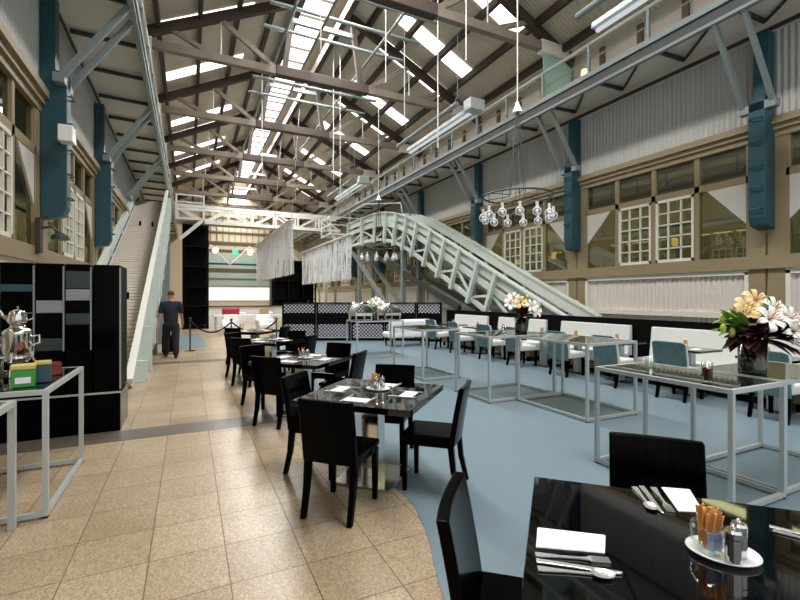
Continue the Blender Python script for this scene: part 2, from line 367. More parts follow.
# far end
tag(MB().bx(XL-.3, XR+.3, YF, YF+.2, 0, 12).build('wall_back', 'farwall'), kind='structure')
tag(MB().bx(1.2, 6.8, YF-.1, YF, 1.3, 2.45).build('window_40', 'litwindow'), kind='structure')
tag(MB().bx(1.2, 6.8, YF-.12, YF-.02, 2.6, 5.4).build('window_41', 'farglass'), kind='structure')
b = MB()
for k in range(12): b.bx(1.2+k*.5, 1.24+k*.5, YF-.14, YF, 6.4, 9.8)
for z in (3.15, 5.7, 6.4, 7.3, 8.6, 9.8): b.bx(1.0, 6.9, YF-.16, YF, z, z+.12)
b.bx(1.0, 1.2, YF-.2, YF, 0, 10).bx(6.7, 6.95, YF-.2, YF, 0, 10)
tag(b.build('trim_10', 'tandark'), kind='structure')
# black back panel behind the banquettes
o = MB().bx(8.2, 8.28, 2.4, 13.3, 0, 1.15).build('wall_bench', 'darkpanel'); tag(o, kind='structure')
# ================================================================== ROOF STRUCTURE
def ordn(i, n=None): return ORD[i] if i < len(ORD) else 'farther'
TR = [4.56, 9.25, 13.75, 18.3, 22.88, 27.46, 32.04, 36.62]
def make_truss():
    t = thing('roof_truss', 'timber roof truss', 'roof truss', (XC, 0, 8.5), 0, 'timber roof trusses')
    L = XC-XL; zt = 8.5
    MB().bx(XL+.05, XC-1.3, -.09, .09, zt-.12, zt+.11).build('tie_beam', 'timber', t, True, bevel=.01)
    MB().bx(XC+1.3, XR-.05, -.09, .09, zt-.12, zt+.11).build('tie_beam', 'timber', t, True, bevel=.01)
    MB().bx(XC-1.5, XC+1.5, -.13, .13, zt-.15, zt+.15).build('splice_plate', 'timberdark', t, True, bevel=.02)
    for s in (-1, 1):
        MB().bar((XC+s*.75, 0, zroof(XC+s*.75)-.18), (XC+s*6.0, 0, zroof(XC+s*6)-.12), .16, .26).build('rafter', 'timberdark', t, True)
        MB().bar((XC+s*1.4, 0, zt), (XC+s*3.0, 0, zroof(XC+s*3)-.3), .1, .14).build('strut', 'timber', t, True)
        MB().bar((XC+s*3.1, 0, zt), (XC+s*4.3, 0, zroof(XC+s*4.3)-.25), .1, .12).build('strut', 'timber', t, True)
        MB().bar((XC+s*1.25, 0, zt), (XC+s*.95, 0, zroof(XC+s*.9)-.2), .12, .16).build('queen_post', 'timberdark', t, True)
        MB().tube([(XC+s*3.05, 0, zt), (XC+s*3.05, 0, zroof(XC+s*3)-.2)], .02, 6).build('tie_rod', 'bridge', t, True)
        MB().bx(XC+s*5.3-.5, XC+s*5.3+.5, -.1, .1, zt-.18, zt+.16).build('end_plate', 'bridge', t, True)
    MB().bx(XC-1.0, XC+1.0, -.06, .06, 10.1, 10.24).build('collar', 'greysteel', t, True)
    return t
truss = Kind(make_truss)
for i, y in enumerate(TR): truss((XC, y, 8.5), 0, 'weathered timber roof truss spanning the hall, %s counting away from the camera' % ordn(i))
k = 0
for s in (-1, 1):
    for j, d in enumerate((1.5, 2.55, 3.6, 4.65, 5.6)):
        x = XC+s*d; z = zroof(x)-.02
        o = MB().bx(x-.06, x+.06, YN, YF, z-.1, z+.1).build('roof_purlin', 'timberdark')
        tag(o, 'dark timber purlin under the %s roof slope, %s down from the ridge' % ('window-gallery' if s > 0 else 'conveyor-side', ordn(j)), 'roof purlin', 'roof purlins')
    for d in (.75,):
        x = XC+s*d; o = MB().bx(x-.09, x+.09, YN, YF, zroof(x)-.35, zroof(x)-.05).build('ridge_beam', 'timberdark')
        tag(o, 'long timber beam edging the ridge skylight on the %s side' % ('gallery' if s > 0 else 'conveyor'), 'roof beam', 'ridge beams')
# translucent strips, two beside each truss
def make_strip():
    t = thing('roof_light', 'x', 'skylight', (0, 0, 0), 0, 'translucent roof strips')
    MB().box((0, 0, 0), (2.9, .6, .02), ry=0).build('translucent_sheet', 'skylight', t)
    b = MB()
    for x in (-.62, .42): b.bx(x-.03, x+.03, -.32, .32, -.05, .0)
    b.build('sheet_batten', 'timberdark', t)
    return t
def make_strip_s(s):
    def f():
        t = thing('roof_light', 'x', 'skylight', (0, 0, 0), 0, 'translucent roof strips'); a = s*math.atan(SL)
        R = Matrix.Rotation(a, 4, 'Y')
        b = MB().box((0, 0, 0), (2.85, .6, .02)); bmesh.ops.transform(b.bm, matrix=R, verts=b.bm.verts); b.build('translucent_sheet', 'skylight', t)
        return t
    return f
for s in (-1, 1):
    K = Kind(make_strip_s(s))
    for i, y in enumerate([8.0, 9.85, 12.5, 14.1, 17.2, 18.9, 21.8, 23.4, 26.3, 28, 31, 33]):
        x = XC+s*3.38
        K((x, y, zroof(x)+.1), 0, 'bright translucent strip in the %s roof slope, %s away from the camera' % ('gallery-side' if s > 0 else 'conveyor-side', ordn(i)))
# hung pipes and rods of the lighting grid
for i, (x, y, z0) in enumerate([(2.95, 10.7, 7.6), (4.8, 10.9, 7.4), (5.0, 15.5, 5.2), (6.2, 12.6, 7.3), (5.9, 10.0, 5.5), (5.7, 8.4, 7.0), (4.9, 16, 6.0), (2.6, 18, 6.5)]):
    o = MB().tube([(x, y, z0), (x, y, zroof(x)+.14)], .014, 6).build('drop_rod', 'bridge')
    tag(o, 'thin pale rod hanging from the roof, %s by distance from the camera' % ordn([1, 4, 5, 3, 2, 0, 6, 7][i]), 'hanging rod', 'hanging rods')
for i, (y, z) in enumerate([(10.7, 9.3), (11.8, 9.3), (12.9, 9.3), (15.2, 8.9), (16.4, 8.9), (19.5, 8.8)]):
    o = MB().tube([(1.9, y, z), (6.3, y, z)], .05, 8).build('lighting_pipe', 'greysteel')
    tag(o, 'grey steel lighting pipe slung across under the ridge, %s from the camera' % ordn(i), 'lighting pipe', 'cross lighting pipes')
for i, x in enumerate((2.5, 3.4, 5.2)):
    o = MB().tube([(x, 9.5, 9.2), (x, 26, 9.2)], .04, 8).build('lighting_pipe', 'greysteel')
    tag(o, 'long grey pipe running lengthwise below the skylight, %s from the conveyor wall' % ordn(i), 'lighting pipe', 'long lighting pipes')

# ================================================================== GALLERIES, PILASTERS, BRACKETS
def gallery(s, xo, xw, label):
    t = thing('wall_gallery', label, 'gallery', (xo, 0, 6.6)); z0 = 6.6
    MB().bx(min(xo, xw), max(xo, xw), YN, YF, 6.92, 6.98).build('soffit', 'soffit', t, True)
    b = MB().bx(xo-.05, xo+.05, YN, YF, z0, z0+.06).bx(xo-.05, xo+.05, YN, YF, 6.88, 7.0); b.build('edge_beam', 'greysteel', t, True); MB().bx(xo-.012, xo+.012, YN, YF, z0+.06, 6.88).build('beam_web', 'darksteel', t, True)
    MB().bx(xw-s*.12-.02, xw-s*.12+.02, YN, YF, 6.62, 6.69).build('wall_rail', 'darksteel', t, True)
    for y in [c+d for c in COLY[:9] for d in (0, 1.52, 3.04)]:
        MB().bar((xo, y, 6.82), (xw-s*.1, y, 6.86), .05, .08).build('joist', 'darksteel', t, True)
        if s > 0 or y < 9: MB().bar((xo, y, 6.86), (xw-s*.1, y+1.5, 6.86), .035, .05).build('soffit_brace', 'darksteel', t, True)
    for y in [c+d for c in COLY[:9] for d in (0, 1.52, 3.04)]:
        MB().bx(xo-.03, xo+.03, y-.03, y+.03, 6.95, 7.65).build('rail_post', 'greysteel', t, True)
    MB().tube([(xo, YN, 7.68), (xo, YF, 7.68)], .045, 8).build('handrail', 'steel', t, True)
    MB().tube([(xo, YN, 7.3), (xo, YF, 7.3)], .016, 6).build('mid_rail', 'greysteel', t, True)
    return t
gallery(1, 8.7, XR, 'grey steel gallery with handrail along the corrugated wall of sash windows')
gallery(-1, -.9, XL, 'grey steel gallery overhead along the wall above the slatted conveyor')
def make_pil(s):
    def f():
        t = thing('wall_pilaster', 'x', 'pilaster', (0, 0, 0), 0, 'teal steel pilasters'); q = -s
        w = .14 if s > 0 else .13
        b = MB().prism([(-.0, 3.0), (q*.34, 3.12), (q*.34, 5.35), (q*.24, 5.45), (0, 5.45)] if False else [(0, 2.88), (q*.3, 2.95), (q*.36, 3.1), (q*.36, 5.35), (0, 5.35)], 'y', -w, w)
        b.build('shaft', 'pilaster', t, bevel=.015)
        MB().bx(min(0, q*.2), max(0, q*.2), -.12, .12, 5.3, 6.6).build('upper_shaft', 'pilaster', t)
        for z in (3.25, 3.65, 4.05, 4.5, 4.95):
            MB().tube([(q*.35, -.1, z), (q*.42, -.09, z), (q*.42, .09, z), (q*.35, .1, z)], .014, 6).build('rung', 'pilaster', t)
        return t
    return f
def make_bracket(s):
    def f():
        t = thing('gallery_bracket', 'x', 'bracket', (0, 0, 0), 0, 'gallery brackets'); q = -s
        for dy in (-.24, .24):
            MB().bar((q*.3, dy, 5.2), (q*1.25, dy, 6.62), .07, .1).build('strut', 'greysteel', t)
        MB().bx(min(q*.2, q*.36), max(q*.2, q*.36), -.3, .3, 5.1, 5.25).build('foot_plate', 'greysteel', t)
        return t
    return f
for s, x in ((1, XR-.03), (-1, XL+.03)):
    P, B = Kind(make_pil(s)), Kind(make_bracket(s)); nm = 'between the sash windows' if s > 0 else 'on the wall beside the slatted conveyor'
    for i, y in enumerate(COLY[1:8] if s > 0 else COLY[1:4]):
        P((x, y, 0), 0, 'teal steel pilaster %s, %s from the camera' % (nm, ordn(i)))
    for i, y in enumerate(COLY[1:5]):
        B((x, y, 0), 0, 'pair of grey gallery struts %s, %s from the camera' % ('over the banquettes' if s > 0 else 'over the slatted conveyor', ordn(i)))
# gallery wall dressing: posts, frosted screen, sconces
for i in range(22):
    y = 5+i*1.1
    o = MB().bx(XR-.03, XR+.05, y-.07, y+.07, 6.98, 8.3).build('gallery_post', 'tandark')
    tag(o, 'brown timber post on the pale wall behind the gallery rail, %s from the camera' % (ordn(i) if i < 20 else ('twenty-first', 'twenty-second')[i-20]), 'timber post', 'gallery posts')
t = thing('frosted_screen', 'pale teal frosted glass screen standing across the gallery', 'glass screen', (9.3, 9.25, 6.98))
MB().bx(8.82, 9.88, 9.24, 9.26, 6.98, 8.5).build('glass_pane', 'tealglass', t, True)
MB().bx(9.86, 9.92, 9.2, 9.3, 6.98, 8.5).build('screen_post', 'greysteel', t, True)
for i, (s, x, y, z) in enumerate([(1, XR-.1, 8.75, 7.75), (1, XR-.1, 10.6, 7.5), (1, XR-.1, 12.4, 7.5), (1, XR-.1, 15.2, 7.5), (1, XR+2.2, 7.7, 3.1), (1, XR+2.2, 12.2, 3.1), (1, XR+2.2, 14.2, 3.0)]):
    t = thing('wall_sconce', 'small lit wall sconce with warm glow %s, %s from the camera' % ('on the gallery wall' if x < XR else 'seen through the sash windows', ordn(i if i < 4 else i-4)), 'wall lamp', (x, y, z), 0, 'wall sconces')
    MB().bx(-.02, .1, -.06, .06, -.12, .12).build('back_plate', 'steel', t)
    MB().lathe([(.05, -.1), (.09, .0), (.07, .12), (0, .13)], (-.06, 0, 0), 12).build('lamp_shade', 'bulbwarm', t)
# white box cameras on pilasters of the conveyor wall
t = thing('loudspeaker', 'small white wall loudspeaker fixed beside the teal pilaster', 'loudspeaker', (XL+.45, 8.7, 4.2))
MB().bx(-.1, .1, -.12, .12, -.12, .14).build('speaker_box', 'white', t, bevel=.015); MB().bar((0, .1, 0), (-.2, .35, -.02), .05, .05).build('bracket_arm', 'steel', t)

# ================================================================== CONVEYORS
def offset_curve(P, d):
    out = []
    for i, p in enumerate(P):
        a = P[max(i-1, 0)]; c = P[min(i+1, len(P)-1)]; t = (c-a).normalized(); n = Vector((0, -t.z, t.y))
        out.append(p+n*d)
    return out
crv = bez([(0, 8.0, 1.07), (0, 10.37, 2.13), (0, 11.6, 2.7), (0, 12.9, 3.3), (0, 14.1, 3.85), (0, 15.5, 4.48), (0, 16.7, 4.97), (0, 18, 5.36), (0, 19.5, 5.65), (0, 21.5, 5.78), (0, 24.3, 5.8)], 5)
t = thing('arched_conveyor', 'pale arched bale conveyor with trussed sides descending behind the banquettes', 'conveyor', (8.95, 8, 0))
def zc(p): return Vector((p.x, p.y, max(p.z, .03)))
def board(x, d0, d1, w, name, m, pts=crv):
    A = [zc(p) for p in offset_curve(pts, d0)]; B = [zc(p) for p in offset_curve(pts, d1)]
    b = MB(); rows = [[b.bm.verts.new(v) for v in ((x-w, a.y, a.z), (x+w, a.y, a.z), (x+w, c.y, c.z), (x-w, c.y, c.z))] for a, c in zip(A, B)]
    for r, q in zip(rows, rows[1:]):
        for k in range(4): b.bm.faces.new((r[k], r[(k+1) % 4], q[(k+1) % 4], q[k]))
    b.bm.faces.new(rows[0]); b.bm.faces.new(rows[-1][::-1]); b.build(name, m, t, True)
for x, sg in ((8.42, -1), (9.5, 1)):
    board(x, 0, -.3, .03, 'side_board', 'tealpale'); board(x, -.43, -.64, .03, 'side_board', 'tealpale')
    board(x+sg*.03, .0, .05, .09, 'cap_rail', 'tealpale'); board(x, -1.2, -1.34, .05, 'bottom_chord', 'tealpale')
    N = len(crv); idx = list(range(2, N, 4))
    for j, i in enumerate(idx):
        a = offset_curve(crv, .06)[i]; c = offset_curve(crv, -1.42)[i]
        a, c = zc(a), zc(c)
        MB().bar((x+sg*.1, a.y, a.z), (x+sg*.1, c.y, c.z), .13, .13, (0, 1, 0)).build('post', 'tealpale', t, True)
        if j+1 < len(idx):
            i2 = idx[j+1]; p = offset_curve(crv, -.7)[i if j % 2 else i2]; q = offset_curve(crv, -1.2)[i2 if j % 2 else i]
            p, q = zc(p), zc(q)
            MB().bar((x, p.y, p.z), (x, q.y, q.z), .06, .08).build('diagonal_brace', 'tealpale', t, True)
# slatted bed between the sides
A = [zc(p) for p in offset_curve(crv, -.5)]; B = [zc(p) for p in offset_curve(crv, -.6)]
b = MB()
for p, q in zip(A, A[1:]):
    for k in range(3):
        r = p.lerp(q, (k+.5)/3); d = (q-p)
        b.bar((8.46, r.y, r.z), (9.46, r.y, r.z), d.length/3*.8, .05, (0, -d.z, d.y))
b.build('slatted_bed', 'slat', t, True)
MB().ribbon([(8.46, p.y, p.z-.06) for p in A], [(9.46, p.y, p.z-.06) for p in A], (0, 0, -.03)).build('bed_gap_shade', 'darksteel', t, True)  # dark sheet below the slats, stands in for shade under the bed
for y in (17.5, 23.0):
    for x in (8.55, 9.35): MB().bx(x-.09, x+.09, y-.09, y+.09, 0, 4.2).build('support_leg', 'greysteel', t, True)
for x in (8.55, 9.35): MB().bar((x, 13.0, 1.2), (x, 22.5, 4.3), .14, .2).build('support_brace', 'darksteel', t, True); MB().bar((x, 19.0, 1.0), (x, 24.5, 4.4), .14, .2).build('support_brace', 'greysteel', t, True)
# rail hoops at the top of the arch
MB().tube([(8.42, 24.3, 5.8), (8.42, 24.3, 6.5), (8.42, 22, 6.55), (8.42, 17.5, 5.75), (8.42, 17.3, 5.2)], .025, 6).build('hoop_rail', 'bridge', t, True)

t = thing('slatted_conveyor', 'steep grey slatted bale conveyor climbing the wall between pale green sides', 'conveyor', (-1.45, 9.5, 0))
SA = math.radians(23.8); ST = math.tan(SA)
def zs(y): return (y-9.5)*ST
b = MB(); n = 74; y0, y1 = 9.45, 23.0
for i in range(n):
    y = y0+(y1-y0)*i/n; dy = (y1-y0)/n
    b.box((-1.52, y+dy/2, zs(y+dy/2)), (1.1, dy/math.cos(SA)*.8, .05), rx=SA)
tag(b.build('slat_bed', 'slat', t, True), kind=None)
MB().ribbon([(-2.06, y0, zs(y0)-.03), (-2.06, y1, zs(y1)-.03)], [(-.97, y0, zs(y0)-.03), (-.97, y1, zs(y1)-.03)], (0, 0, -.04)).build('bed_gap_shade', 'darksteel', t, True)  # dark backing that puts shade into the gaps between slats
# wall-side guard: broad rounded band that curls over at the head
pl = [Vector((0, y, zs(y))) for y in (8.6, 10, 12, 14, 16, 18, 20, 22)]+[Vector((0, 23.0, zs(23)-.05)), Vector((0, 23.7, zs(23.2))), Vector((0, 24.2, zs(23.0)-.25)), Vector((0, 24.3, zs(22.3)-.5))]
pl = bez(pl, 4); U = offset_curve(pl, .42); 
def band(x0, x1, d0, d1, name, m, pts):
    A = offset_curve(pts, d0); B = offset_curve(pts, d1); b = MB()
    rows = [[b.bm.verts.new(v) for v in ((x0, a.y, max(a.z, .02)), (x1, a.y, max(a.z, .02)), (x1, c.y, max(c.z, .01)), (x0, c.y, max(c.z, .01)))] for a, c in zip(A, B)]
    for r, q in zip(rows, rows[1:]):
        for k in range(4): b.bm.faces.new((r[k], r[(k+1) % 4], q[(k+1) % 4], q[k]))
    b.bm.faces.new(rows[0]); b.bm.faces.new(rows[-1][::-1]); return b.build(name, m, t, True)
band(-2.2, -2.08, .48, .18, 'guard_band', 'tealpale', pl)
band(-2.16, -2.07, .18, -.12, 'guard_web', 'darksteel', pl)
band(-2.09, -2.05, .1, .04, 'edge_strip', 'tealpale', pl[:30])
for i, y in enumerate((11, 13.2, 15.4, 17.6, 19.8)): MB().bx(-2.2, -2.04, y-.1, y+.1, zs(y)+.2, zs(y)+.42).build('wall_lug', 'tealpale', t, True)
# hall-side guard with cap and posts
pr = [Vector((0, y, zs(y))) for y in (8.9, 23.3)]; pr = [pr[0].lerp(pr[1], i/12) for i in range(13)]
band(-.96, -.90, .45, -.25, 'guard_panel', 'tealpale', pr)
band(-.98, -.86, .52, .44, 'guard_cap', 'bridge', pr)
for i in range(11):
    y = 9.6+i*1.28; z = zs(y)
    MB().bx(-.90, -.72, y-.07, y+.07, max(z-.7, 0), z+.36).build('guard_post', 'tealpale', t, True)
MB().bx(-.98, -.72, 9.5, 9.75, 0, .04).build('foot_plate', 'tealpale', t, True)
for y in (14, 17, 20, 23): MB().bx(-.95, -.8, y-.08, y+.08, 0, zs(y)-.3).build('support_leg', 'greysteel', t, True)
MB().bar((-.86, 12.6, .4), (-.86, 23.4, 5.0), .12, .25).build('lower_chord', 'tealpale', t, True)
for x, y in ((-1.66, 19.2), (-1.25, 19.2), (-1.4, 13.0)): MB().box((x, y, zs(y)+.09), (.07, .1, .18)).build('bale_stop', 'blackmat', t, True)
# white cross bridge at the far end
t = thing('cross_bridge', 'white latticed footbridge crossing the hall under the roof trusses', 'footbridge', (4, 27, 5.7))
for y in (26.7, 27.5):
    MB().bx(-.6, 8.6, y-.07, y+.07, 5.66, 5.84).build('bottom_chord', 'bridge', t, True); MB().bx(-.6, 8.6, y-.07, y+.07, 6.5, 6.66).build('top_chord', 'bridge', t, True)
    for i in range(7):
        x0 = -.55+i*1.3; MB().bx(x0-.05, x0+.05, y-.05, y+.05, 5.8, 6.55).build('post', 'bridge', t, True)
        MB().bar((x0, y, 5.78 if i % 2 else 6.56), (x0+1.3, y, 6.56 if i % 2 else 5.78), .08, .1).build('diagonal_brace', 'bridge', t, True)
MB().bx(-.6, 8.6, 26.7, 27.5, 5.7, 5.74).build('deck', 'greysteel', t, True)
t = thing('landing_platform', 'white railed landing where the cross bridge meets the conveyor head', 'platform', (8.0, 25.5, 5.0))
MB().bx(7.3, 9.4, 24.5, 26.5, 5.2, 5.3).build('deck', 'bridge', t, True)
for z in (5.75, 6.2): MB().bx(7.3, 9.3, 24.5, 24.56, z, z+.07).build('rail', 'bridge', t, True); MB().bx(7.3, 7.36, 24.5, 26.5, z, z+.07).build('rail', 'bridge', t, True)
for x, y in ((7.33, 24.53), (9.27, 24.53), (7.33, 26.4)): MB().bx(x-.04, x+.04, y-.04, y+.04, 5.2, 6.25).build('post', 'bridge', t, True)
MB().bar((7.4, 24.6, 5.2), (8.6, 24.6, 3.9), .12, .14).build('knee_brace', 'bridge', t, True)
t = thing('landing_platform', 'white railed landing at the head of the slatted conveyor', 'platform', (-.6, 24.6, 5.0))
MB().bx(-.6, .7, 23.6, 25.0, 5.35, 5.45).build('deck', 'bridge', t, True)
for z in (5.8, 6.15, 6.5): MB().bx(-.6, .7, 23.6, 23.66, z, z+.07).build('rail', 'bridge', t, True)
for x in (-.55, .66): MB().bx(x-.04, x+.04, 23.59, 23.67, 5.4, 6.55).build('post', 'bridge', t, True)
MB().bar((.6, 23.7, 5.35), (-.4, 23.7, 4.4), .14, .16).build('knee_brace', 'bridge', t, True)
# second bridge further back, with coloured lamps
t = thing('gantry_bridge', 'grey footbridge with V braces far down the hall', 'footbridge', (4, 33, 3.5))
for z, h, m in ((3.3, .3, 'tandark'), (3.85, .12, 'darksteel'), (5.2, .14, 'tandark')): MB().bx(.9, 9.6, 33, 33.2, z, z+h).build('beam', m, t, True)
for i in range(6):
    x = 1.3+i*1.3; MB().bar((x, 33, 3.9 if i % 2 else 5.2), (x+1.3, 33, 5.2 if i % 2 else 3.9), .1, .12).build('v_brace', 'bridge', t, True)
for x in (.95, 9.5): MB().bx(x-.12, x+.12, 32.95, 33.2, 0, 5.3).build('column', 'bridge', t, True)
for i, (x, z, m, c) in enumerate([(1.65, 4.85, 'bulbwarm', 'amber'), (2.95, 4.8, 'bulbgreen', 'green'), (3.95, 4.8, 'bulbwarm', 'yellow')]):
    t = thing('hanging_lamp', 'round %s glowing lamp under the far footbridge' % c, 'lamp', (x, 33.1, z), 0, 'lamps under the far footbridge')
    MB().sphere((0, 0, 0), .22).build('lamp_shade', m, t, smooth=True); MB().tube([(0, 0, .2), (0, 0, 5.21-z)], .02, 6).build('cable', 'darksteel', t)
# dark display tower
t = thing('display_tower', 'tall black steel tower of open shelves beside the far aisle', 'display tower', (.3, 24, 0))
for x in (-.25, .85):
    for y in (24.2, 25.2): MB().bx(x-.05, x+.05, y-.05, y+.05, 0, 5.2).build('post', 'blackmat', t, True)
for z in (.1, 1.1, 2.1, 3.1, 4.1, 5.15): MB().bx(-.3, .9, 24.15, 25.25, z, z+.06).build('shelf', 'blackmat', t, True)
MB().bx(-.25, .85, 25.1, 25.2, 0, 5.2).build('back_panel', 'blackmat', t, True)
# bead curtains: many thin strands
for i, (x, y0, y1, z0, z1, lb) in enumerate([(4.36, 20.7, 32.6, 2.65, 5.2, 'shimmering silver bead curtain hanging in the middle of the hall'), (6.8, 19.4, 29.3, 2.4, 4.5, 'shimmering silver bead curtain hanging beside the arched conveyor')]):
    t = thing('bead_curtain', lb, 'bead curtain', (x, (y0+y1)/2, z1))
    b = MB(); rr = random.Random(i)
    for k in range(int((y1-y0)/.05)):
        y = y0+k*.05; b.tube([(x+rr.uniform(-.09, .09), y, z0+rr.uniform(0, .05)), (x+rr.uniform(-.09, .09), y, z1)], .010, 4)
    tag(b.build('strand_sheet', 'beads', t, True), kind='stuff'); MB().bx(x-.12, x+.12, y0, y1, z1, z1+.05).build('top_rail', 'bridge', t, True)
    for y in (y0+.3, y0+(y1-y0)*.42, y1-.3): xx = max(x, 4.8); MB().tube([(x, y, z1), (xx, y, zroof(xx)+.14)], .012, 6).build('hanging_cable', 'greysteel', t, True)

t = thing('display_tower', 'wide added black shelf block darkening the background behind the bead curtains', 'display tower', (6.7, 31, 0))  # invented dark block, added to deepen the background behind the curtains
for x in (5.3, 6.3, 7.3, 8.2):
    for y in (31.2, 31.9): MB().bx(x-.05, x+.05, y-.05, y+.05, 0, 4.2).build('post', 'blackmat', t, True)
for z in (.1, 1.4, 2.7, 4.1): MB().bx(5.25, 8.25, 31.15, 31.95, z, z+.06).build('shelf', 'blackmat', t, True)
MB().bx(5.3, 8.2, 31.85, 31.9, 0, 4.2).build('back_panel', 'blackmat', t, True)

t = thing('wall_lamp', 'dark bracket lamp on the wall below the teal pilaster beside the windows', 'wall lamp', (XL+.05, 8.75, 2.6))
MB().bx(0, .06, -.08, .08, -.3, .25).build('back_plate', 'timberdark', t); MB().tube([(.05, 0, .1), (.2, 0, .12), (.3, 0, .02)], .02, 8).build('bracket_arm', 'darksteel', t); MB().lathe([(.03, .06), (.12, 0), (.13, -.06), (0, -.06)], (.3, 0, -.02), 14).build('lamp_shade', 'darksteel', t)
# ================================================================== FURNITURE
def slab(W_, H_, T_, lean, bow, roundc=0, nx=8, nz=8, flare=0, x0=0, z0=0):
    """upright panel, W_ wide, bowed in plan, leaning back; returns MB (front faces +y)"""
    b = MB(); F, R = [], []
    for j in range(nz+1):
        v = j/nz; f, r = [], []
        for i in range(nx+1):
            u = i/nx*2-1; x = u*(W_/2+flare*v)
            z = z0+H_*v-(roundc*(max(0, abs(u)-.7)/.3)**2 if j == nz else 0)
            y = -lean*v-lean*.35*v*v+bow*u*u
            f.append(b.bm.verts.new((x, y, z))); r.append(b.bm.verts.new((x, y-T_, z)))
        F.append(f); R.append(r)
    for j in range(nz):
        for i in range(nx):
            b.bm.faces.new((F[j][i], F[j][i+1], F[j+1][i+1], F[j+1][i])); b.bm.faces.new((R[j][i], R[j+1][i], R[j+1][i+1], R[j][i+1]))
    for i in range(nx):
        b.bm.faces.new((F[0][i], R[0][i], R[0][i+1], F[0][i+1])); b.bm.faces.new((F[nz][i], F[nz][i+1], R[nz][i+1], R[nz][i]))
    for j in range(nz):
        b.bm.faces.new((F[j][0], F[j+1][0], R[j+1][0], R[j][0])); b.bm.faces.new((F[j][nx], R[j][nx], R[j+1][nx], F[j+1][nx]))
    return b
def taper_leg(b, x, y, z1, w, dy=0, dx=0, w2=None):
    w2 = w2 or w*.75; A = [b.bm.verts.new((x+sx*w/2, y+sy*w/2, z1)) for sx, sy in ((-1, -1), (1, -1), (1, 1), (-1, 1))]
    m = .5; Mi = [b.bm.verts.new((x+dx*.3+sx*(w+w2)/4, y+dy*.3+sy*(w+w2)/4, z1*m)) for sx, sy in ((-1, -1), (1, -1), (1, 1), (-1, 1))]
    B = [b.bm.verts.new((x+dx+sx*w2/2, y+dy+sy*w2/2, .002)) for sx, sy in ((-1, -1), (1, -1), (1, 1), (-1, 1))]
    b.bm.faces.new(A); b.bm.faces.new(B[::-1])
    for P, Q in ((A, Mi), (Mi, B)):
        for k in range(4): b.bm.faces.new((P[k], Q[k], Q[(k+1) % 4], P[(k+1) % 4]))
    return b
def make_black_chair():
    t = thing('dining_chair', 'x', 'chair', (0, 0, 0), 0, 'black dining chairs')
    b = MB().box((0, .02, .45), (.43, .42, .05)); b.build('seat', 'black', t, bevel=.014, seg=3)
    MB().box((0, .02, .405), (.40, .38, .05)).build('seat_rail', 'black', t, bevel=.004)
    o = slab(.43, .47, .045, .06, .014, 0, z0=.40).build('backrest', 'black', t, bevel=.01, seg=3); o.location.y = -.185
    for sx in (-1, 1):
        taper_leg(MB(), sx*.185, .20, .41, .045).build('leg', 'black', t)
        taper_leg(MB(), sx*.185, -.185, .41, .048, dy=-.07).build('leg', 'black', t)
    return t
bchair = Kind(make_black_chair)
def pchair(c, deg, dist, label):
    a = math.radians(deg); bchair((c[0]+dist*math.cos(a), c[1]+dist*math.sin(a), .004), a+PI/2, label)
def make_black_table():
    t = thing('dining_table', 'x', 'table', (0, 0, 0), 0, 'black dining tables')
    MB().box((0, 0, .725), (1.03, 1.03, .05)).build('tabletop', 'blackgloss', t, bevel=.004)
    MB().box((0, 0, .68), (.5, .5, .04)).build('support_plate', 'blackmat', t)
    MB().box((0, 0, .35), (.16, .16, .66)).build('pedestal', 'chrome', t, bevel=.004)
    MB().box((0, 0, .012), (.53, .53, .02)).build('base_plate', 'chrome', t, bevel=.005)
    return t
btable = Kind(make_black_table)
TF, T2, T3, T4, T5 = (1.47, .87), (1.48, 3.64), (1.42, 6.05), (1.45, 8.9), (1.5, 11.6)
for c, lb in ((TF, 'black gloss square table with cutlery, cropped by the bottom edge of the photo'), (T2, 'black square table on steel plinth at the curved edge of the blue floor'), (T3, 'black square table behind the one with the orange sugar sticks'), (T4, 'black square table third back along the aisle'), (T5, 'black square table farthest along the aisle, before the rope barrier')):
    btable((c[0], c[1], .004), PI/4, lb)
pchair(TF, 139, .51, 'black chair with bowed back at the corner of the table nearest the camera')
pchair(TF, 41, .665, 'black chair beyond the table with cards and shakers, its back panel seen square on')
pchair(T2, 225, .60, 'black chair in front of the second table, back to the camera on the tiles')
pchair(T2, 317, .55, 'black chair on the blue floor seen side on at the second table')
pchair(T2, 137, .52, 'black chair on the tiles at the aisle corner of the second table')
pchair(T2, 51, .54, 'black chair on the blue floor on the far side of the second table')
pchair(T3, 221, .5, 'black chair with its back to the camera at the third table, aisle side')
pchair(T3, 318, .57, 'black chair on the blue floor at the third table, turned side on')
pchair(T3, 122, .80, 'black chair on the tiles beyond the third table')
pchair(T3, 42, .7, 'black chair tucked on the blue side behind the third table')
pchair(T4, 225, .62, 'black chair facing the fourth table from the aisle, nearer the camera')
pchair(T4, 318, .62, 'black chair on the screen side of the fourth table')
pchair(T4, 135, .66, 'black chair on the tiles beyond the fourth table')
pchair(T4, 45, .66, 'black chair beyond the fourth table towards the patterned screen')
pchair(T5, 225, .55, 'black chair on the tiles at the table before the rope barrier')
pchair(T5, 318, .6, 'black chair between the farthest black table and the patterned screen')

